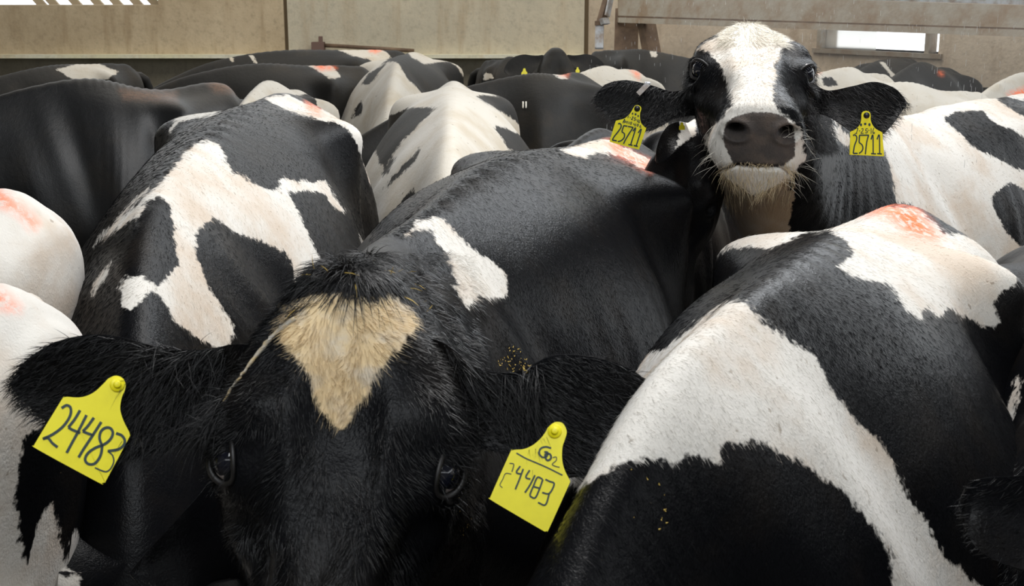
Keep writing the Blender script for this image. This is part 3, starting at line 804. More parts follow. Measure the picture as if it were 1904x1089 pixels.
# --- right cow
def P6(*p): return crop(1204, 350, 2.72, *p)
pR = [('W', [(1318, 490), (1325, 450), (1350, 425), (1388, 410), (1439, 414), (1516, 420), (1553, 412), (1645, 385), (1700, 385), (1760, 435), (1792, 435), (1850, 460), (1895, 501), (1890, 525), (1858, 548), (1847, 567), (1862, 590), (1858, 606), (1825, 604), (1792, 589), (1770, 569), (1748, 585), (1719, 571), (1711, 596), (1693, 578), (1664, 541), (1645, 526), (1608, 521), (1553, 497), (1572, 482), (1590, 471), (1572, 446), (1542, 427), (1498, 431), (1461, 449), (1432, 461), (1388, 460), (1358, 460), (1340, 471)]),
      ('W', [(1020, 910), (1060, 850), (1100, 700), (1150, 665), (1200, 655), (1233, 650), (1278, 614), (1325, 580), (1347, 560), (1384, 560), (1410, 585), (1439, 611), (1469, 633), (1509, 662), (1535, 696), (1561, 744), (1594, 781), (1645, 832), (1671, 888), (1693, 928), (1726, 983), (1755, 1035), (1807, 1075), (1840, 1100), (1840, 1200), (1690, 1200), (1664, 1093), (1653, 1020), (1623, 976), (1575, 917), (1535, 888), (1483, 854), (1439, 832), (1403, 818), (1351, 825), (1338, 865), (1296, 847), (1274, 847), (1259, 865), (1204, 847), (1188, 854), (1133, 873), (1115, 884), (1078, 910), (1041, 900)]),
      ('O', [(1600, 396), (1645, 380), (1700, 382), (1752, 446), (1712, 442), (1685, 436), (1668, 415), (1645, 402)])]
cR, hR, _g = cow('cow', at(1610, 415, 2.35), at(1368, 562, 1.62), 'right foreground cow with a big white shoulder patch and orange paint on its tailhead', 'K', pR, tail=at(1695, 392, 2.62), W=.95,
    nA=140, nL=220, seed=8, neck={1.62: at(1255, 665, 1.45), 1.85: at(1120, 900, 1.32), 2.28: at(1000, 1330, 1.15)}, head=Head(at(960, 1420, 1.10), math.radians(60), yaw=-.5, scale=.85), headres=(60, 50))

# --- cow 25711, head up
def P3_(*p): return crop(1204, 0, 2.72, *p)
pB = [('K', [(1470, 180), (1530, 215), (1640, 270), (1658, 320), (1668, 380), (1664, 430), (1460, 480), (1470, 300)]),
      ('W', P3_((850, 600), (960, 635), (1060, 720), (1000, 735), (930, 680), (880, 630))),
      ('K', P3_((1495, 600), (1560, 560), (1700, 558), (1730, 605), (1860, 660), (1980, 750), (1980, 900), (1860, 850), (1780, 812), (1640, 740), (1560, 660))),
      ('K', P3_((1745, 478), (1904, 505), (1990, 520), (1990, 640), (1904, 592), (1800, 530))),
      ('K', P3_((1735, 1000), (1780, 960), (1825, 920), (1904, 960), (2000, 980), (2000, 1300), (1904, 1260), (1820, 1180), (1770, 1100))),
      ('K', P3_((1270, 1090), (1290, 1020), (1330, 1025), (1365, 1080), (1320, 1130)))]
pBH = [
      ('W', P3_((275, 225), (350, 195), (400, 120), (440, 80), (520, 70), (590, 90), (610, 160), (650, 190), (715, 205), (670, 265), (650, 320), (640, 400), (633, 480), (650, 540), (720, 600), (760, 650), (790, 740), (800, 815), (770, 840), (730, 930), (560, 1000), (420, 980), (320, 920), (285, 860), (262, 790), (285, 700), (330, 630), (385, 590), (422, 540), (424, 480), (400, 400), (378, 350), (345, 300), (320, 260), (290, 245), (250, 250))),
      ('W', P3_((420, 940), (610, 940), (600, 1040), (560, 1110), (430, 1090), (440, 1000)))]
pB += [
      ('W', P3_((255, 800), (275, 860), (330, 960), (400, 1060), (500, 1100), (620, 1050), (745, 930), (740, 1000), (700, 1250), (260, 1250)))]
pBH += [('N', P3_((388, 655), (400, 620), (440, 590), (520, 568), (600, 566), (650, 575), (705, 598), (738, 640), (748, 720), (745, 790), (690, 840), (560, 846), (440, 838), (400, 760), (380, 700))),
      ]
pB += [('T', P3_((250, 790), (760, 830), (760, 1300), (250, 1300)))]
HB = Head(at(1393, 45, 2.93), math.radians(14), yaw=math.radians(-5.5), roll=math.radians(2), scale=1.0, sx=1.08)
EARB_L = [((1345, 150, 2.94), (1345, 205, 2.94)), ((1300, 150, 2.90), (1300, 215, 2.90)), ((1280, 162, 2.89), (1282, 215, 2.89)), ((1250, 170, 2.88), (1252, 222, 2.87)), ((1210, 158, 2.87), (1212, 242, 2.85)), ((1165, 149, 2.87), (1172, 240, 2.85)), ((1130, 155, 2.88), (1138, 225, 2.86)), ((1112, 170, 2.89), (1118, 203, 2.88)), ((1107, 182, 2.90), (1109, 190, 2.90))]
EARB_R = [((1445, 150, 2.94), (1445, 205, 2.94)), ((1490, 150, 2.90), (1495, 215, 2.90)), ((1512, 155, 2.89), (1520, 212, 2.89)), ((1540, 168, 2.88), (1545, 220, 2.87)), ((1585, 160, 2.87), (1590, 250, 2.85)), ((1625, 152, 2.87), (1622, 262, 2.85)), ((1660, 162, 2.88), (1652, 240, 2.86)), ((1680, 180, 2.89), (1675, 210, 2.88)), ((1686, 192, 2.90), (1684, 198, 2.90))]
cB, hB, gB = cow('cow', at(1850, 182, 4.5), at(1640, 212, 3.75), 'tall cow lifting its head to look at the camera, white blaze, ear tags 25711', 'W', pB, tail=at(1930, 185, 4.85), W=.95,
    neck={1.62: at(1590, 200, 3.50), 1.85: at(1500, 160, 3.25), 2.08: at(1440, 110, 3.05), 2.28: at(1400, 85, 2.95)}, head=HB, headres=(240, 220), nA=128, nL=220,
    widths=[(0, 1), (1.7, 1), (2.0, 1.3), (2.28, 1.5)], ears=False, extra=hero_ears(EARB_L, EARB_R, CAM - at(1395, 150, 2.9)), seed=11, folds=.0016, headbase='K', headpatches=pBH)

# --- middle distance
p = [('K', P2_((240, 650), (340, 580), (450, 545), (575, 543), (500, 620), (400, 720), (300, 850), (270, 780))),
     ('K', P2_((300, 970), (360, 880), (500, 743), (460, 820), (380, 900))), ('K', P2_((300, 900), (310, 830), (375, 790), (340, 860))),
     ('K', P2_((345, 1100), (400, 1010), (465, 950), (465, 1010), (440, 1080))),
     ('K', P2_((770, 485), (850, 480), (920, 490), (1010, 540), (1120, 700), (1140, 760), (1040, 790), (960, 770), (900, 690), (870, 640), (900, 640), (1020, 692), (1037, 675), (960, 600), (880, 550)))]
cow('cow', at(842, 158, 4.9), at(838, 205, 4.15), 'white cow with slanted black patches down both shoulders, behind the front cow', 'W', p, W=.95,
    neck={1.62: at(836, 245, 3.85), 1.85: at(834, 310, 3.65), 2.28: at(832, 500, 3.4)}, head=Head(at(832, 540, 3.35), 1.2, scale=.85), ears=False, nA=96, nL=140, seed=13, mat=COAT_FAR, hook=.0, widths=[(0, .7), (.54, .90), (1.0, 1.08), (1.42, 1.22), (2.3, 1.1)])
p = [('K', P2_((300, 320), (350, 285), (390, 262), (430, 262), (450, 290), (520, 325), (600, 312), (665, 316), (700, 370), (745, 440), (650, 450), (560, 480), (525, 492), (430, 400), (385, 320), (350, 310))),
     ('K', P2_((190, 430), (235, 370), (330, 310), (300, 350), (240, 430))), ('K', P2_((140, 600), (180, 520), (205, 505), (190, 600)))]
cow('cow', at(760, 100, 7.0), at(738, 118, 6.2), 'small looking white cow with a black saddle, behind the white peaked shoulders', 'W', p, W=1.0, mat=COAT_FAR, seed=15)
p = [('W', P2_((1155, 365), (1200, 360), (1240, 398), (1205, 400))), ('O', P2_((1195, 350), (1250, 350), (1235, 385), (1200, 375)))]
cMB, _, gMB = cow('cow', at(1040, 138, 5.75), at(905, 150, 5.65), 'black cow with a white freeze brand of two bars on its flank', 'K', p, tail=at(1082, 145, 5.95), W=.95, mat=COAT_FAR, seed=16)
cow('cow', at(1150, 128, 6.6), at(1085, 132, 6.4), 'plain white cow behind the freeze branded black cow', 'W', [('O', P2_((1560, 355), (1600, 370), (1600, 400)))], W=1.0, mat=COAT_FAR, seed=17)
cow('cow', at(1140, 246, 4.25), at(1075, 258, 4.0), 'black cow low beneath the left ear tag of the tall cow', 'K', [], W=.85, mat=COAT, seed=18)
cow('cow', at(300, 165, 5.3), at(90, 152, 5.1), 'big all black cow standing side on at the left', 'K', [('B', [(370, 140), (445, 150), (450, 175), (400, 172)]), ('B', [(220, 165), (330, 170), (330, 190), (230, 185)])],
    tail=at(425, 162, 5.45), W=1.0, mat=COAT_SHEEN, nA=96, nL=140, seed=19, hook=.03)
p = [('K', [(-300, 720), (600, 700), (600, 3000), (-300, 3000)]), ('O', crop(0, 350, 2.72, (-60, -20), (40, 40), (180, 175), (165, 195), (100, 120), (0, 80)))]
cow('cow', at(-120, 374, 2.3), at(-670, 377, 2.35), 'dirty cream cow rump at the left edge with orange paint along its top', 'W', p, tail=at(50, 374, 2.28), W=.95, nA=96, nL=140, seed=20, tail_on=False)
p = [('K', [(168, 880), (700, 800), (700, 3000), (168, 3000)]), ('K', crop(0, 689, 2.72, (190, 300), (240, 260), (300, 150), (480, 150), (480, 560), (440, 1300), (410, 1100), (400, 810), (360, 830), (300, 1100), (220, 1100), (200, 1010), (120, 980), (90, 800), (80, 640), (90, 520), (120, 330))),
     ('O', crop(0, 350, 2.72, (-60, 500), (0, 525), (80, 605), (40, 600), (-60, 560)))]
cow('cow', at(-110, 548, 1.78), at(-700, 560, 1.85), 'white cow at the bottom left corner with a black thigh patch', 'W', p, tail=at(40, 560, 1.76), W=.9, nA=96, nL=140, seed=21, tail_on=False)
# --- far rows
p = [('W', P2_((80, 255), (160, 228), (230, 228), (320, 262), (350, 290), (280, 330), (240, 300), (160, 285))), ('O', P2_((225, 240), (305, 245), (275, 268), (240, 262))),
     ('W', [(425, 108), (435, 108), (436, 115), (430, 114)]), ('W', [(463, 102), (470, 102), (478, 118), (473, 118)])]
cow('cow', at(650, 92, 7.9), at(440, 103, 7.7), 'far black cow against the back wall with an orange marked white rump', 'K', p, W=1.0, mat=COAT_FAR, seed=22)
p = [('W', crop(0, 0, 2.72, (1545, 322), (1590, 315), (1650, 318), (1695, 345), (1725, 392), (1670, 398), (1610, 360))), ('O', crop(0, 0, 2.72, (1580, 322), (1650, 318), (1700, 345), (1670, 350), (1620, 355)))]
cow('cow', at(590, 121, 6.7), at(400, 127, 6.5), 'black cow in the left far row, orange and white splash on its loin', 'K', p, W=1.0, mat=COAT_FAR, seed=23)
p = [('K', crop(350, 80, 6.347, (1110, 640), (1250, 625), (1420, 600), (1530, 690), (1500, 850), (1200, 850)))]
cow('cow', at(530, 168, 5.6), at(480, 158, 5.2), 'low grey white cow with a thin white back line behind the left cow', 'W', p, W=.8, mat=COAT_FAR, seed=24)
p = [('W', crop(0, 0, 2.72, (280, 350), (340, 335), (400, 318), (480, 312), (560, 345), (600, 365), (540, 400), (400, 405), (350, 390)))]
cow('cow', at(170, 118, 7.0), at(20, 135, 6.7), 'dark cow at far left against the wall', 'K', p, W=.9, mat=COAT_FAR, seed=25)
cow('cow', at(1150, 92, 7.6), at(1250, 100, 7.6), 'rough haired black cow near the post, left of the tall cow', 'K', [('W', [(1208, 95), (1222, 97), (1222, 106), (1212, 105)])], W=1.0, mat=COAT_FAR, seed=26)
cow('cow', at(930, 110, 8.0), at(990, 112, 7.9), 'distant black cow beside the tagged head, white spot on its side', 'K', [('W', P2_((815, 370), (845, 365), (865, 395), (815, 410)))], W=.8, mat=COAT_FAR, seed=27)
# far head looking this way
FHH = Head(at(1036, 96, 7.35), 1.1, yaw=.1, scale=1.0)
cFH, _, _g = cow('cow', at(1075, 118, 8.6), at(1050, 112, 7.8), 'distant black cow facing the camera with small yellow ear tags', 'K', [], W=.85, mat=COAT_FAR, seed=28, neck={1.62: at(1046, 108, 7.65), 1.85: at(1042, 100, 7.5), 2.28: at(1038, 100, 7.38)}, head=FHH, headres=(60, 50))
# right far
cow('cow', at(1665, 108, 7.2), at(1600, 128, 6.9), 'black cow in the right far row with a narrow white stripe on its shoulder', 'K', [('W', crop(1500, 80, 4.713, (640, 165), (680, 170), (790, 300), (750, 305), (720, 260)))], W=.9, mat=COAT_FAR, seed=29)
cow('cow', at(1740, 125, 7.0), at(1690, 122, 6.7), 'plain dark cow at the end of the right far row', 'K', [('O', crop(1500, 80, 4.713, (1160, 255), (1195, 260), (1190, 285), (1165, 282)))], W=.9, mat=COAT_FAR, seed=30)
cow('cow', at(1610, 135, 6.2), at(1530, 132, 6.1), 'white cow with a black side just behind the right ear of the tall cow', 'W', [('K', crop(1500, 80, 4.713, (120, 300), (230, 300), (280, 380), (150, 380))), ('O', [(1510, 125), (1524, 128), (1524, 136), (1514, 134)])], W=.85, mat=COAT_FAR, seed=31)
cow('cow', at(1760, 168, 5.7), at(1620, 158, 5.6), 'wet all white broad back in the right middle distance', 'W', [], W=1.0, mat=COAT_FAR, seed=32)
cow('cow', at(1960, 150, 6.3), at(1880, 140, 6.0), 'white cow at the far right edge with orange on its hip', 'W', [('O', crop(1500, 80, 4.713, (1760, 440), (1880, 400), (1960, 370), (1960, 480), (1800, 480)))], W=.9, mat=COAT_FAR, seed=33)
# face beside the tall cow's muzzle
p = [('W', crop(1200, 200, 6.8, (440, 140), (620, 130), (660, 330), (550, 380), (480, 450), (370, 525), (430, 400), (450, 260)))]
cFC, _, _g = cow('cow', at(1290, 225, 3.95), at(1268, 235, 3.55), "black and white cow peering out between the tall cow's tag and cheek", 'K', p, W=.55, Hs=.9, seed=34,
    neck={1.62: at(1262, 245, 3.4), 2.0: at(1258, 250, 3.25), 2.28: at(1256, 258, 3.12)}, head=Head(at(1268, 246, 3.08), 1.15, yaw=-.5, scale=.80), headres=(80, 70), ears=False,
    extra=lambda G: leaf(G, [(at(*a), at(*b)) for a, b in [((1275, 228, 3.02), (1290, 262, 3.02)), ((1262, 226, 3.0), (1275, 265, 3.0)), ((1244, 232, 2.99), (1262, 275, 2.97)), ((1230, 250, 2.98), (1246, 290, 2.96)), ((1221, 275, 2.98), (1228, 304, 2.97)), ((1218, 298, 2.99), (1221, 306, 2.98))]], nrm(CAM - at(1240, 260, 3.0)), .015, n=30, k=24))
# right edge
cE, _, _g = cow('cow', at(2010, 470, 2.6), at(2110, 600, 1.95), 'dark cow squeezed in at the right edge behind the right foreground cow', 'K', [('W', [(1868, 775), (1880, 740), (1890, 690), (1895, 700), (1892, 760), (1880, 795)])], W=.85, seed=35, nA=96, nL=140,
    neck={1.62: at(2090, 690, 1.78), 1.85: at(2110, 800, 1.58), 2.28: at(2170, 900, 1.42)}, ears=False, head=Head(at(2190, 900, 1.37), math.radians(60), yaw=-.7, scale=.9),
    extra=lambda G: leaf(G, [(at(*a), at(*b)) for a, b in [((2130, 880, 1.37), (2120, 1060, 1.36)), ((2030, 880, 1.35), (2020, 1070, 1.33)), ((1960, 880, 1.33), (1950, 1068, 1.31)), ((1890, 884, 1.32), (1885, 1055, 1.30)), ((1830, 888, 1.32), (1830, 1030, 1.30)), ((1800, 900, 1.33), (1802, 1000, 1.31)), ((1787, 922, 1.34), (1789, 970, 1.33)), ((1783, 935, 1.34), (1784, 945, 1.34))]], nrm(CAM - at(1900, 970, 1.33)), .025, n=40, k=36))

# ------------------------------------------------------------------ eyes
def eye_parts(cowobj, head, sd, look=(0, 0, 0), r=None, name='eye'):
    c, rr = head.eye(sd); r = r or rr; ax = nrm(head.x * sd * .80 + head.v * look[0] + head.w * look[1]); c = c + ax * .0055
    a = nrm(np.cross(ax, head.w)); b = np.cross(ax, a)
    g = Geo(); nu, nv = 28, 22; V = []
    for i in range(nv):
        t = math.pi * i / (nv - 1)
        for j in range(nu):
            p = 2 * math.pi * j / nu; V.append(c + r * (math.cos(t) * ax + math.sin(t) * (math.cos(p) * a + math.sin(p) * b)))
    g.add(np.array(V), grid_faces(nv, nu)); g.mi = [0 if (np.mean([V[k] for k in f], 0) - c) @ ax > r * .66 else 1 for f in g.f]
    e = g.build(name, [EYEM, SCL], cowobj)
    # lids: a tilted almond of thick skin round the ball
    g = Geo(); P = []; n = 40; ew = nrm(head.w * 1.0 + head.v * .25); ew = nrm(ew - (ew @ ax) * ax); ev = np.cross(ax, ew)
    for i in range(n):
        p = 2 * math.pi * i / n; ca, sa = math.cos(p), math.sin(p); hh = .72 * abs(sa)**.9 * (1 if sa > 0 else -1)
        q = c + r * (1.02 * ca * ew + hh * ev); off = math.sqrt(max(.05, 1.25 - (1.02 * ca)**2 - hh * hh)); P.append(q + r * off * ax)
    P = np.array(P); V = []; m = 10
    for i in range(n):
        t = nrm(P[(i + 1) % n] - P[i - 1]); o = nrm(np.cross(t, P[i] - c)); u = nrm(P[i] - c); k = nrm(P[i] - c - ((P[i] - c) @ ax) * ax)
        for j in range(m):
            th = 2 * math.pi * j / m; V.append(P[i] + k * r * .14 + (k * math.cos(th) * .15 + ax * math.sin(th) * .11 - ax * .04) * r)
    Fc = [(i * m + j, i * m + (j + 1) % m, ((i + 1) % n) * m + (j + 1) % m, ((i + 1) % n) * m + j) for i in range(n) for j in range(m)]
    g.add(np.array(V), Fc); g.build('eyelid', LID, e)
    # lashes
    g = Geo()
    for i in range(14):
        p = math.pi * (1.05 + .9 * i / 13); ca, sa = math.cos(p), math.sin(p)
        up = ev if ev[2] > 0 else -ev
        q = c + r * (1.05 * ca * ew + .85 * abs(sa) * up) + ax * r * .75
        dd = nrm(ax * .8 + up * .1 + ew * ca * .5 - np.array([0, 0, .35])); g.tube([q, q + dd * .009, q + dd * .016 + np.array([0, 0, -.002])], [.0004, .0003, .0001], 3)
    g.build('eyelashes', HAIRK, e)


for sd in (-1, 1):
    eye_parts(cC, hC, sd, look=(.80, .1)); eye_parts(cB, hB, sd, look=(.2, .65))


# ------------------------------------------------------------------ ear tags
def ear_tag(cowobj, x0, y0, k, d, outline, strokes, wpx, studpos, studr, studm, text, tilt=(0, 0), dots=(), thick=.0016, wl=None):
    px0 = np.mean([crop(x0, y0, k, p)[0] for p in outline], 0); c = at(px0[0], px0[1], d); n = nrm(nrm(CAM - c) + tilt[0] * RGT + tilt[1] * UPV)

    def on(p, e=0.0):
        q = crop(x0, y0, k, p)[0]; r = at(q[0], q[1], 1.0) - CAM; pl = c + n * e; return CAM + r * ((pl - CAM) @ n) / (r @ n)
    # smooth the outline
    O = np.array(outline, float); m = len(O); u = np.linspace(0, m, m * 5, endpoint=False); Ox = np.concatenate([O[-3:], O, O[:3]])
    O = herm(np.arange(-3, m + 3), Ox, u)
    m = len(O); f = np.array([on(p) for p in O]); V = np.concatenate([f, f - n * thick, [f.mean(0)], [f.mean(0) - n * thick]])
    g = Geo(); g.add(V, [tuple(range(m - 1, -1, -1)), tuple(range(m, 2 * m))] + [(i, (i + 1) % m, m + (i + 1) % m, m + i) for i in range(m)])
    t = g.build('ear_tag', YEL, cowobj, smooth=False); t['label'] = text
    g = Geo(); e = .0007
    for si, st in enumerate(strokes):
        wid = wpx if wl is None or si >= len(wl) or wl[si] is None else wl[si]
        S_ = np.array(st, float); kk = len(S_)
        if kk > 2: S_ = herm(np.arange(kk), S_, np.linspace(0, kk - 1, kk * 4))
        T = nrm(np.gradient(S_, axis=0)); Nn = np.stack([-T[:, 1], T[:, 0]], 1); A = S_ + Nn * wid / 2; B = S_ - Nn * wid / 2
        V = []; nn = len(S_)
        for p in A: V.append(on(p, e))
        for p in B: V.append(on(p, e))
        for p in A: V.append(on(p, .0001))
        for p in B: V.append(on(p, .0001))
        Fc = [(i, i + 1, nn + i + 1, nn + i) for i in range(nn - 1)] + [(i + 1, i, 2 * nn + i, 2 * nn + i + 1) for i in range(nn - 1)] + [(nn + i, nn + i + 1, 3 * nn + i + 1, 3 * nn + i) for i in range(nn - 1)]
        Fc += [(0, nn, 3 * nn, 2 * nn), (nn - 1, 2 * nn - 1, 4 * nn - 1, 3 * nn - 1)]
        g.add(np.array(V), Fc)
    for (dx, dy, rx, ry) in dots:
        V = [on((dx + rx * math.cos(a), dy + ry * math.sin(a)), e) for a in np.linspace(0, 2 * math.pi, 12, endpoint=False)]; g.add(np.array(V), [tuple(range(12))])
    g.build('marker_writing', INK, t, smooth=False)
    # stud: stepped disc with a raised button
    g = Geo(); s0 = on(studpos); R = np.linalg.norm(on((studpos[0] + studr, studpos[1])) - s0)
    g.tube([s0 - n * .004, s0 + n * .0015, s0 + n * .0022], [R, R, R * .93], 28); g.tube([s0 + n * .0022, s0 + n * .0045, s0 + n * .0050], [R * .55, R * .5, R * .30], 24)
    g.build('stud', studm, t)
    return t, on, n, R, s0


LP = [(720, 110), (780, 85), (840, 105), (870, 160), (860, 220), (835, 280), (822, 380), (850, 480), (900, 580), (905, 610), (895, 640), (705, 995), (690, 1022), (660, 1030), (620, 1020), (95, 735), (68, 700), (80, 668), (305, 300), (325, 280), (355, 272), (450, 278), (530, 262), (600, 225), (655, 175), (690, 140)]
ST = [[(305, 372), (350, 346), (385, 370), (380, 440), (320, 530), (230, 600), (140, 642)], [(140, 642), (185, 635), (225, 680), (270, 715)],
      [(468, 390), (420, 470), (365, 540)], [(365, 540), (400, 562), (470, 590)], [(525, 432), (450, 580), (395, 680), (350, 765)],
      [(590, 455), (535, 530), (492, 575)], [(492, 575), (530, 592), (585, 610)], [(655, 493), (560, 640), (500, 730), (455, 805)],
      [(665, 708), (640, 640), (650, 580), (690, 545), (735, 548), (757, 590), (735, 645), (680, 690), (600, 722), (535, 770), (512, 825), (540, 862), (590, 862), (632, 820), (655, 765), (662, 705)],
      [(785, 592), (835, 612), (862, 655), (850, 700), (800, 735), (712, 750)], [(712, 750), (752, 785), (765, 840), (740, 900), (700, 930), (650, 918), (598, 895)]]
ear_tag(cC, 50, 680, 4.736, 1.415, LP, ST, 24, (795, 165), 66, YEL, 'yellow ear tag with 24483 in thick marker', tilt=(.05, .1), wl=[None] * 10 + [13])
RP = [(560, 120), (600, 82), (640, 66), (695, 80), (728, 150), (712, 220), (690, 290), (688, 400), (710, 490), (750, 570), (757, 595), (745, 625), (575, 1000), (555, 1025), (535, 1028), (500, 1012), (75, 762), (58, 735), (65, 705), (228, 340), (245, 320), (270, 312), (350, 305), (430, 270), (500, 210), (545, 150)]
SR = [[(285, 340), (370, 388), (450, 422), (560, 470), (690, 535)], [(590, 298), (545, 285), (500, 300), (485, 340), (510, 375), (550, 372), (560, 335), (530, 330)], [(540, 345), (580, 350), (590, 385), (560, 405), (540, 380), (540, 345)],
      [(605, 380), (635, 375), (635, 405), (600, 440), (640, 460), (665, 465)], [(225, 430), (262, 440), (245, 505)], [(240, 525), (190, 520), (165, 570), (140, 620), (162, 645)],
      [(318, 455), (285, 510), (325, 525)], [(345, 480), (312, 570), (275, 660)], [(402, 490), (368, 552), (408, 570)], [(448, 535), (405, 620), (360, 688)],
      [(515, 570), (470, 555), (435, 630), (405, 705), (420, 728), (452, 732), (485, 665), (518, 572)], [(440, 636), (488, 650)], [(540, 572), (578, 590), (618, 612), (575, 695), (512, 688)], [(575, 695), (540, 795), (475, 775)]]
ear_tag(cC, 900, 770, 4.735, 1.41, RP, SR, 15, (622, 148), 62, YEL, 'yellow ear tag with thin 4483 digits and a ruled line', tilt=(-.05, .1), wl=[12, 16, 18, 8, 9, 7])
BL = [(570, 205), (600, 165), (650, 150), (705, 180), (718, 225), (695, 300), (695, 400), (720, 490), (790, 565), (803, 590), (690, 925), (675, 950), (640, 962), (175, 840), (145, 815), (142, 785), (240, 465), (255, 440), (290, 428), (400, 400), (490, 330), (540, 260)]
SBL = [[(290, 500), (318, 488), (345, 520), (335, 575), (270, 665), (215, 735), (185, 790)], [(180, 795), (265, 808)], [(462, 540), (392, 528)], [(392, 528), (358, 642)], [(358, 642), (405, 680), (400, 750), (345, 805), (285, 822)],
       [(470, 542), (568, 562)], [(568, 562), (490, 680), (430, 780), (390, 862)], [(562, 632), (612, 580), (520, 885)], [(478, 876), (556, 892)], [(658, 662), (716, 600), (622, 905)], [(575, 892), (652, 912)],
       [(490, 345), (465, 388)], [(505, 378), (522, 383)], [(545, 372), (568, 368), (560, 392), (532, 412), (562, 420)], [(620, 388), (598, 382), (590, 402), (612, 414), (600, 434), (578, 430)], [(625, 422), (642, 426)], [(662, 410), (642, 462)], [(690, 425), (662, 460), (678, 476), (690, 455)],
       [(412, 405), (375, 480)], [(412, 405), (402, 482)], [(378, 448), (408, 452)], [(432, 432), (418, 476)], [(466, 442), (452, 490)], [(425, 456), (460, 464)], [(492, 450), (480, 496)], [(520, 462), (508, 485), (520, 504), (540, 490), (538, 465), (520, 462)],
       [(585, 482), (578, 508), (606, 516)], [(618, 486), (600, 546)], [(650, 500), (636, 520), (645, 540), (662, 528), (662, 505), (650, 500)], [(708, 518), (688, 550), (706, 562), (716, 545)]]
ear_tag(cB, 1120, 180, 9.9, 2.835, BL, SBL, 24, (640, 215), 55, STUD, 'yellow ear tag with 25711 and small date and code above', wl=[None] * 11 + [13] * 20, dots=[(555, 308, 15, 20), (612, 320, 18, 20), (660, 352, 15, 20)])
BR = [(415, 220), (440, 175), (500, 158), (560, 180), (582, 235), (585, 330), (620, 420), (680, 490), (770, 540), (797, 560), (803, 590), (815, 965), (812, 985), (795, 990), (240, 968), (218, 960), (212, 940), (203, 575), (207, 550), (225, 535), (300, 500), (370, 430), (405, 350), (412, 280)]
SBR = [[(258, 612), (290, 600), (325, 635), (322, 700), (285, 800), (262, 940)], [(262, 940), (345, 940)], [(552, 606), (378, 606)], [(378, 606), (370, 740)], [(370, 740), (425, 785), (440, 850), (415, 905), (368, 942)], [(545, 608), (510, 740), (485, 958)],
       [(590, 685), (625, 610), (630, 945)], [(590, 945), (682, 950)], [(700, 685), (742, 608), (750, 945)], [(702, 945), (790, 952)],
       [(330, 488), (350, 480), (318, 572)], [(290, 575), (336, 573)], [(368, 526), (392, 526)], [(412, 492), (440, 482), (442, 515), (402, 570), (455, 570)], [(532, 488), (500, 488), (490, 520), (525, 532), (515, 562), (482, 560)], [(540, 516), (562, 516)], [(592, 478), (592, 582)], [(645, 470), (620, 540), (635, 580), (656, 562), (632, 546)]]
ear_tag(cB, 1560, 190, 9.9, 2.835, BR, SBR, 24, (508, 242), 58, STUD, 'yellow ear tag with 25711 and a date above', wl=[None] * 10 + [13] * 10, dots=[(405, 415, 22, 28), (482, 400, 24, 22), (560, 412, 22, 28)])
# silver band clipped to the tall cow's ear
g = Geo(); a0, a1 = at(1205, 156, 2.84), at(1186, 175, 2.83); g.beam(a0, a1, .011, .003, up=tuple(nrm(CAM - a0))); g.beam(a0 + [0, .004, 0], a0 + [0, .02, .002], .011, .003)
o = g.build('ear_band', PALEST, cB, smooth=False); o['label'] = 'silver metal band on the ear edge'


def on_skin(o, px, py, lift=.002):
    """point of an object's front surface seen at a pixel, lifted a little off the skin"""
    from mathutils.bvhtree import BVHTree
    if not hasattr(on_skin, 'c'): on_skin.c = {}
    if o.name not in on_skin.c:
        V, T, *_ = surf(o); on_skin.c[o.name] = BVHTree.FromPolygons([tuple(v) for v in V], [tuple(int(i) for i in t) for t in T])
    d = nrm(at(px, py, 1.0) - CAM); h = on_skin.c[o.name].ray_cast(Vector(CAM), Vector(d))
    if h[0] is None: return None
    return np.array(h[0]) - d * lift, np.array(h[1])


# freeze brand: two pale bars
for x in (972.5, 978):
    P = [on_skin(cMB, x, y, .003) for y in (189, 193, 197, 201)]
    if all(p is not None for p in P):
        g = Geo(); g.tube([p[0] for p in P], [.0035] * 4, 6); q = g.build('freeze_brand', HAIRW, cMB); q['label'] = 'pale branded bar'


def small_tag(cowobj, px, py, d, s, label):
    O = [(0, -10), (3, -9), (4, -5), (5, -1), (9, 3), (9, 14), (-9, 14), (-9, 3), (-5, -1), (-4, -5), (-3, -9)]
    f = np.array([at(px + x * s, py + y * s, d) for x, y in O]); n = nrm(CAM - f.mean(0)); m = len(O); V = np.concatenate([f, f - n * .002])
    g = Geo(); g.add(V, [tuple(range(m)), tuple(range(2 * m - 1, m - 1, -1))] + [(i, (i + 1) % m, m + (i + 1) % m, m + i) for i in range(m)])
    t = g.build('ear_tag', YEL, cowobj, smooth=False); t['label'] = label


small_tag(cFH, 975, 133, 7.15, .62, 'small yellow ear tag'); small_tag(cFH, 1074, 129, 7.2, .42, 'small yellow ear tag, mostly hidden')
small_tag(cFC, 1268, 233, 2.96, .6, 'yellow ear tag, partly hidden')

# ------------------------------------------------------------------ hair
def to_center(c):
    return lambda P: nrm(np.asarray(c) - P)


def px_flow(dx, dy):
    """hair lying in a direction given on the picture: right, down"""
    return dx * RGT - dy * UPV


sC = surf(cC); sB = surf(cB)
facepoly = [(380, 470), (900, 470), (900, 1120), (380, 1120)]


def front_flow(P):
    q, _ = proj(P); c = np.stack([(q[:, 0] - 635) / 260, 0.35 + (q[:, 1] - 560) / 330], 1)
    c[:, 0] += .25 * np.sin(q[:, 1] / 45) * np.sign(q[:, 0] - 640); c[:, 1] = np.clip(c[:, 1], .25, 1.4)
    return c[:, :1] * RGT - c[:, 1:] * UPV


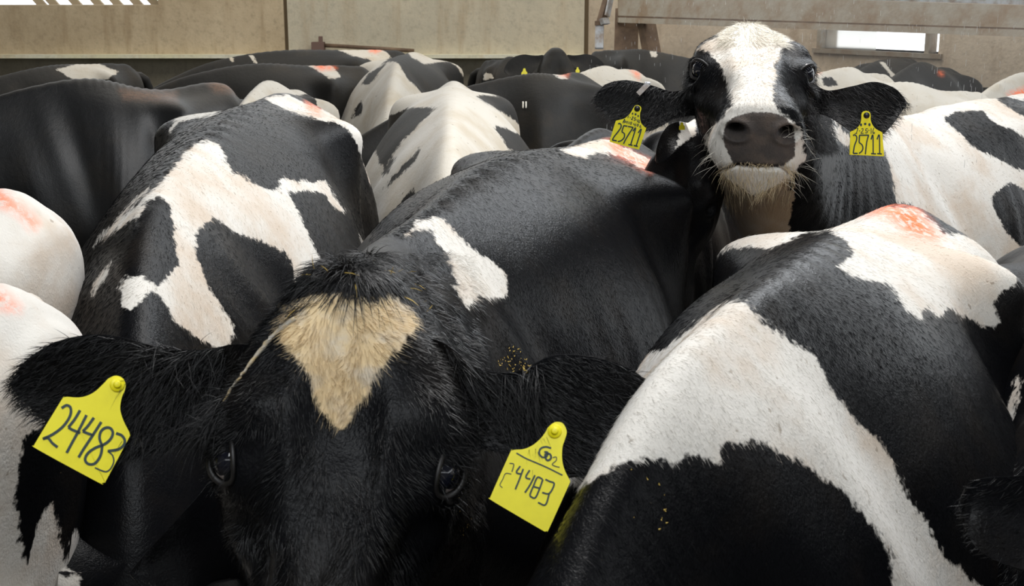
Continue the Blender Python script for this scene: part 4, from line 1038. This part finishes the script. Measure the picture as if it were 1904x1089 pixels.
def addhair(parent, sf, name, poly, n, flow, length, width, mat, label=None, mask=None, **kw):
    sm = sample(sf, n, poly=poly, mask=mask)
    if sm is None: return
    o = strands(name, parent, sm, flow, length, width, mat, **kw)
    o['kind'] = 'stuff'
    if label: o['label'] = label
    return o


EYES = [h.eye(sd)[0] for h in (hC, hB) for sd in (-1, 1)]
OFFEYE = lambda C: np.min([np.linalg.norm(C - e, axis=1) for e in EYES], 0) > .036
HEADV = lambda C, A, T: (np.linalg.norm(C - np.asarray(hC.O), axis=1) < .72) & OFFEYE(C)
addhair(cC, sC, 'face_hair', facepoly, 60000, front_flow, .018, .0008, STRC, mask=HEADV, lift=.30, jit=.13, seg=3, clump=.012)
tuftpoly = [(545, 590), (560, 520), (600, 470), (720, 470), (790, 520), (800, 590), (760, 575), (700, 560), (640, 555), (590, 560)]
addhair(cC, sC, 'poll_tuft', tuftpoly, 5200, lambda P: np.stack([(proj(P)[0][:, 0] - 655) / 160, np.zeros(len(P)), -np.ones(len(P)) * .8], 1) + [0, -.3, 0], .045, .0011, HAIRK,
        'messy black hair on top of the head', mask=HEADV, lift=.26, jit=.16, seg=5, sag=.35, clump=.02)
addhair(cC, sC, 'straw_bits', tuftpoly, 60, lambda P: np.tile([0.2, -.3, -1.0], (len(P), 1)), .03, .0022, STRAW, 'straw and feed caught in the hair', mask=HEADV, lift=.5, jit=.5, seg=2)['kind'] = 'stuff'
for sd, poly in ((-1, [(20, 600), (420, 600), (420, 860), (20, 860)]), (1, [(830, 600), (1230, 600), (1230, 900), (830, 900)])):
    em = lambda C, A, T: np.linalg.norm(C - at(630, 750, 1.45), axis=1) < .50
    addhair(cC, sC, 'ear_hair', poly, 9500, (lambda P, sd=sd: px_flow(sd * 1.0, .45)), .024, .0009, STRC, mask=em, lift=.28, jit=.22, seg=3, sag=.2)
    ins = [(250, 640), (420, 640), (430, 800), (250, 830)] if sd < 0 else [(850, 660), (1010, 680), (1000, 840), (850, 800)]
    addhair(cC, sC, 'ear_fringe', ins, 1500, (lambda P, sd=sd: px_flow(sd * 1.0, .9)), .05, .0010, HAIRK, mask=em, lift=.45, jit=.25, seg=4, sag=.3, clump=.02)
BHV = lambda C, A, T: OFFEYE(C) & (np.linalg.norm(C - np.asarray(hB.O), axis=1) < .75) & (A['nose'][T].max(1) < -.002)
fpB = [(1260, 20), (1530, 20), (1530, 380), (1260, 380)]


def bflow(P):
    q, _ = proj(P); return ((q[:, 0] - 1400) / 160)[:, None] * RGT - (np.clip((q[:, 1] - 20) / 160, .2, 1.5))[:, None] * UPV * .8


addhair(cB, sB, 'face_hair', fpB, 26000, bflow, .012, .0007, STRC, mask=BHV, lift=.14, jit=.12)
addhair(cB, sB, 'poll_tuft', [(1345, 30), (1450, 30), (1455, 85), (1340, 85)], 3200, lambda P: np.stack([(proj(P)[0][:, 0] - 1395) / 70, -np.ones(len(P)) * .6, -np.ones(len(P)) * .2], 1), .030, .0009, HAIRW,
        'white swirl of hair on top of the head', mask=BHV, lift=.10, jit=.10, seg=4, sag=.1)
for sd, poly in ((-1, [(1095, 130), (1290, 130), (1290, 260), (1095, 260)]), (1, [(1500, 130), (1700, 130), (1700, 280), (1500, 280)])):
    em = lambda C, A, T: np.linalg.norm(C - at(1395, 190, 2.88), axis=1) < .42
    addhair(cB, sB, 'ear_hair', poly, 5500, (lambda P, sd=sd: px_flow(sd * 1.0, .6)), .022, .0010, HAIRK, mask=em, lift=.30, jit=.25, seg=3, sag=.2)
# whiskers and beard of the tall cow
nm_ = lambda C, A, T: np.linalg.norm(C - np.asarray(hB.O), axis=1) < .75
for poly, fl, n in (([(1330, 230), (1365, 230), (1360, 350), (1320, 350)], px_flow(-1, .35) , 46), ([(1455, 230), (1490, 230), (1490, 350), (1450, 350)], px_flow(1, .35), 64)):
    addhair(cB, sB, 'whiskers', poly, n, (lambda P, fl=fl: np.tile(fl, (len(P), 1))), .060, .0007, HAIRW, 'long pale whiskers', mask=nm_, lift=.55, jit=.22, seg=6, sag=.35)
addhair(cB, sB, 'chin_beard', [(1340, 300), (1480, 300), (1470, 375), (1345, 375)], 900, lambda P: np.tile(px_flow(0, 1), (len(P), 1)), .030, .0009, HAIRC, 'short cream beard hair', mask=nm_, lift=.3, jit=.3, seg=4, sag=.5)
# short body fur on the nearest animals
BODY = lambda C, A, T: np.linalg.norm(C - np.asarray(hC.O), axis=1) > .55
addhair(cC, sC, 'body_fur', [(690, 250), (1340, 250), (1340, 700), (690, 700)], 45000, px_flow(.5, 1.0), .011, .0006, STRB, mask=BODY, lift=.10, jit=.10, seg=2)
sL = surf(cL); addhair(cL, sL, 'body_fur', [(140, 180), (730, 180), (730, 660), (140, 660)], 45000, px_flow(-.5, 1.0), .012, .0007, STRB, lift=.10, jit=.10, seg=2)
sR = surf(cR); addhair(cR, sR, 'body_fur', [(1000, 380), (1904, 380), (1904, 1100), (1000, 1100)], 60000, px_flow(.6, 1.0), .011, .0006, STRB, lift=.09, jit=.10, seg=2)
BB = lambda C, A, T: np.linalg.norm(C - np.asarray(hB.O), axis=1) > .45
addhair(cB, sB, 'body_fur', [(1500, 180), (1904, 180), (1904, 500), (1500, 500)], 16000, px_flow(.8, .6), .012, .0008, STRB, mask=BB, lift=.10, jit=.10, seg=2)

# fine sprinkler drops falling on the right: short streaks hanging in the air
n = 900; P = np.stack([RNG.uniform(.3, 3.4, n), RNG.uniform(3.3, 7.2, n), RNG.uniform(1.25, 2.0, n)], 1)
V = []; Q = []
for i in range(n):
    L = RNG.uniform(.006, .022); r_ = .0005
    for z in (0, L):
        for a in (0, 2.094, 4.189): V.append(P[i] + [r_ * math.cos(a), r_ * math.sin(a), z])
    b = i * 6; Q += [(b, b + 1, b + 4, b + 3), (b + 1, b + 2, b + 5, b + 4), (b + 2, b, b + 3, b + 5)]
WAT = plain('water_drop', (.55, .57, .58), .2, spec=.8)
me = bpy.data.meshes.new('water_spray'); org = np.array([1.8, 5.2, 0]); me.from_pydata([tuple(v - org) for v in V], [], Q); me.materials.append(WAT)
o = bpy.data.objects.new('water_spray', me); COL.objects.link(o); o.location = org; tag(o, 'fine falling sprinkler drops in front of the far right wall', 'water', kind='stuff')
mm = bpy.data.materials.new('mist'); mm.use_nodes = True; nt = mm.node_tree; nt.nodes.clear()
vs = nt.nodes.new('ShaderNodeVolumeScatter'); vs.inputs['Density'].default_value = .035; vs.inputs['Anisotropy'].default_value = .2; ou = nt.nodes.new('ShaderNodeOutputMaterial'); nt.links.new(vs.outputs[0], ou.inputs['Volume'])
g = Geo(); g.box((2.3, 5.2, 1.8), (3.4, 1.9, 3.0)); o = g.build('mist', mm, smooth=False); tag(o, 'thin water mist over the far cows on the right', 'mist', kind='stuff')

for poly, n in (([(925, 648), (975, 650), (985, 690), (930, 690)], 110), ([(850, 860), (880, 870), (875, 1000), (845, 990)], 40), ([(1170, 860), (1260, 900), (1250, 1000), (1180, 1000)], 12)):
    own, sf = (cR, sR) if poly[0][0] > 1100 else (cC, sC)
    q = addhair(own, sf, 'feed_crumbs', poly, n, [1, .2, .3], .0045, .0034, STRAW, 'crumbs of feed stuck to the coat', lift=.3, jit=.6, seg=1)
P = [on_skin(cC, x, y, .003) for x, y in ((548, 592), (520, 612), (492, 642), (462, 680), (438, 712), (416, 746))]
P = np.array([p[0] for p in P if p is not None])
if len(P) > 3:  # thin pale tube with ochre patches laid along the face
    g = Geo(); k = np.linspace(0, len(P) - 1, 30); PP = herm(range(len(P)), P, k) + RNG.normal(0, .0005, (30, 3))
    g.tube(PP, np.interp(k, [0, 1, len(P) - 1], [.0035, .0030, .0012]) * RNG.uniform(.7, 1.2, 30), 7); q = g.build('pale_ridge', plain('pale_ridge_tone', (.42, .40, .36), .7, var=(.40, .28, .10), vscale=60), cC); q['label'] = 'thin pale line beside the forehead'

sE = surf(cE); addhair(cE, sE, 'ear_hair', [(1770, 860), (1904, 860), (1904, 1089), (1770, 1089)], 4500, px_flow(-1, .3), .014, .0008, STRC, lift=.25, jit=.2, seg=3)
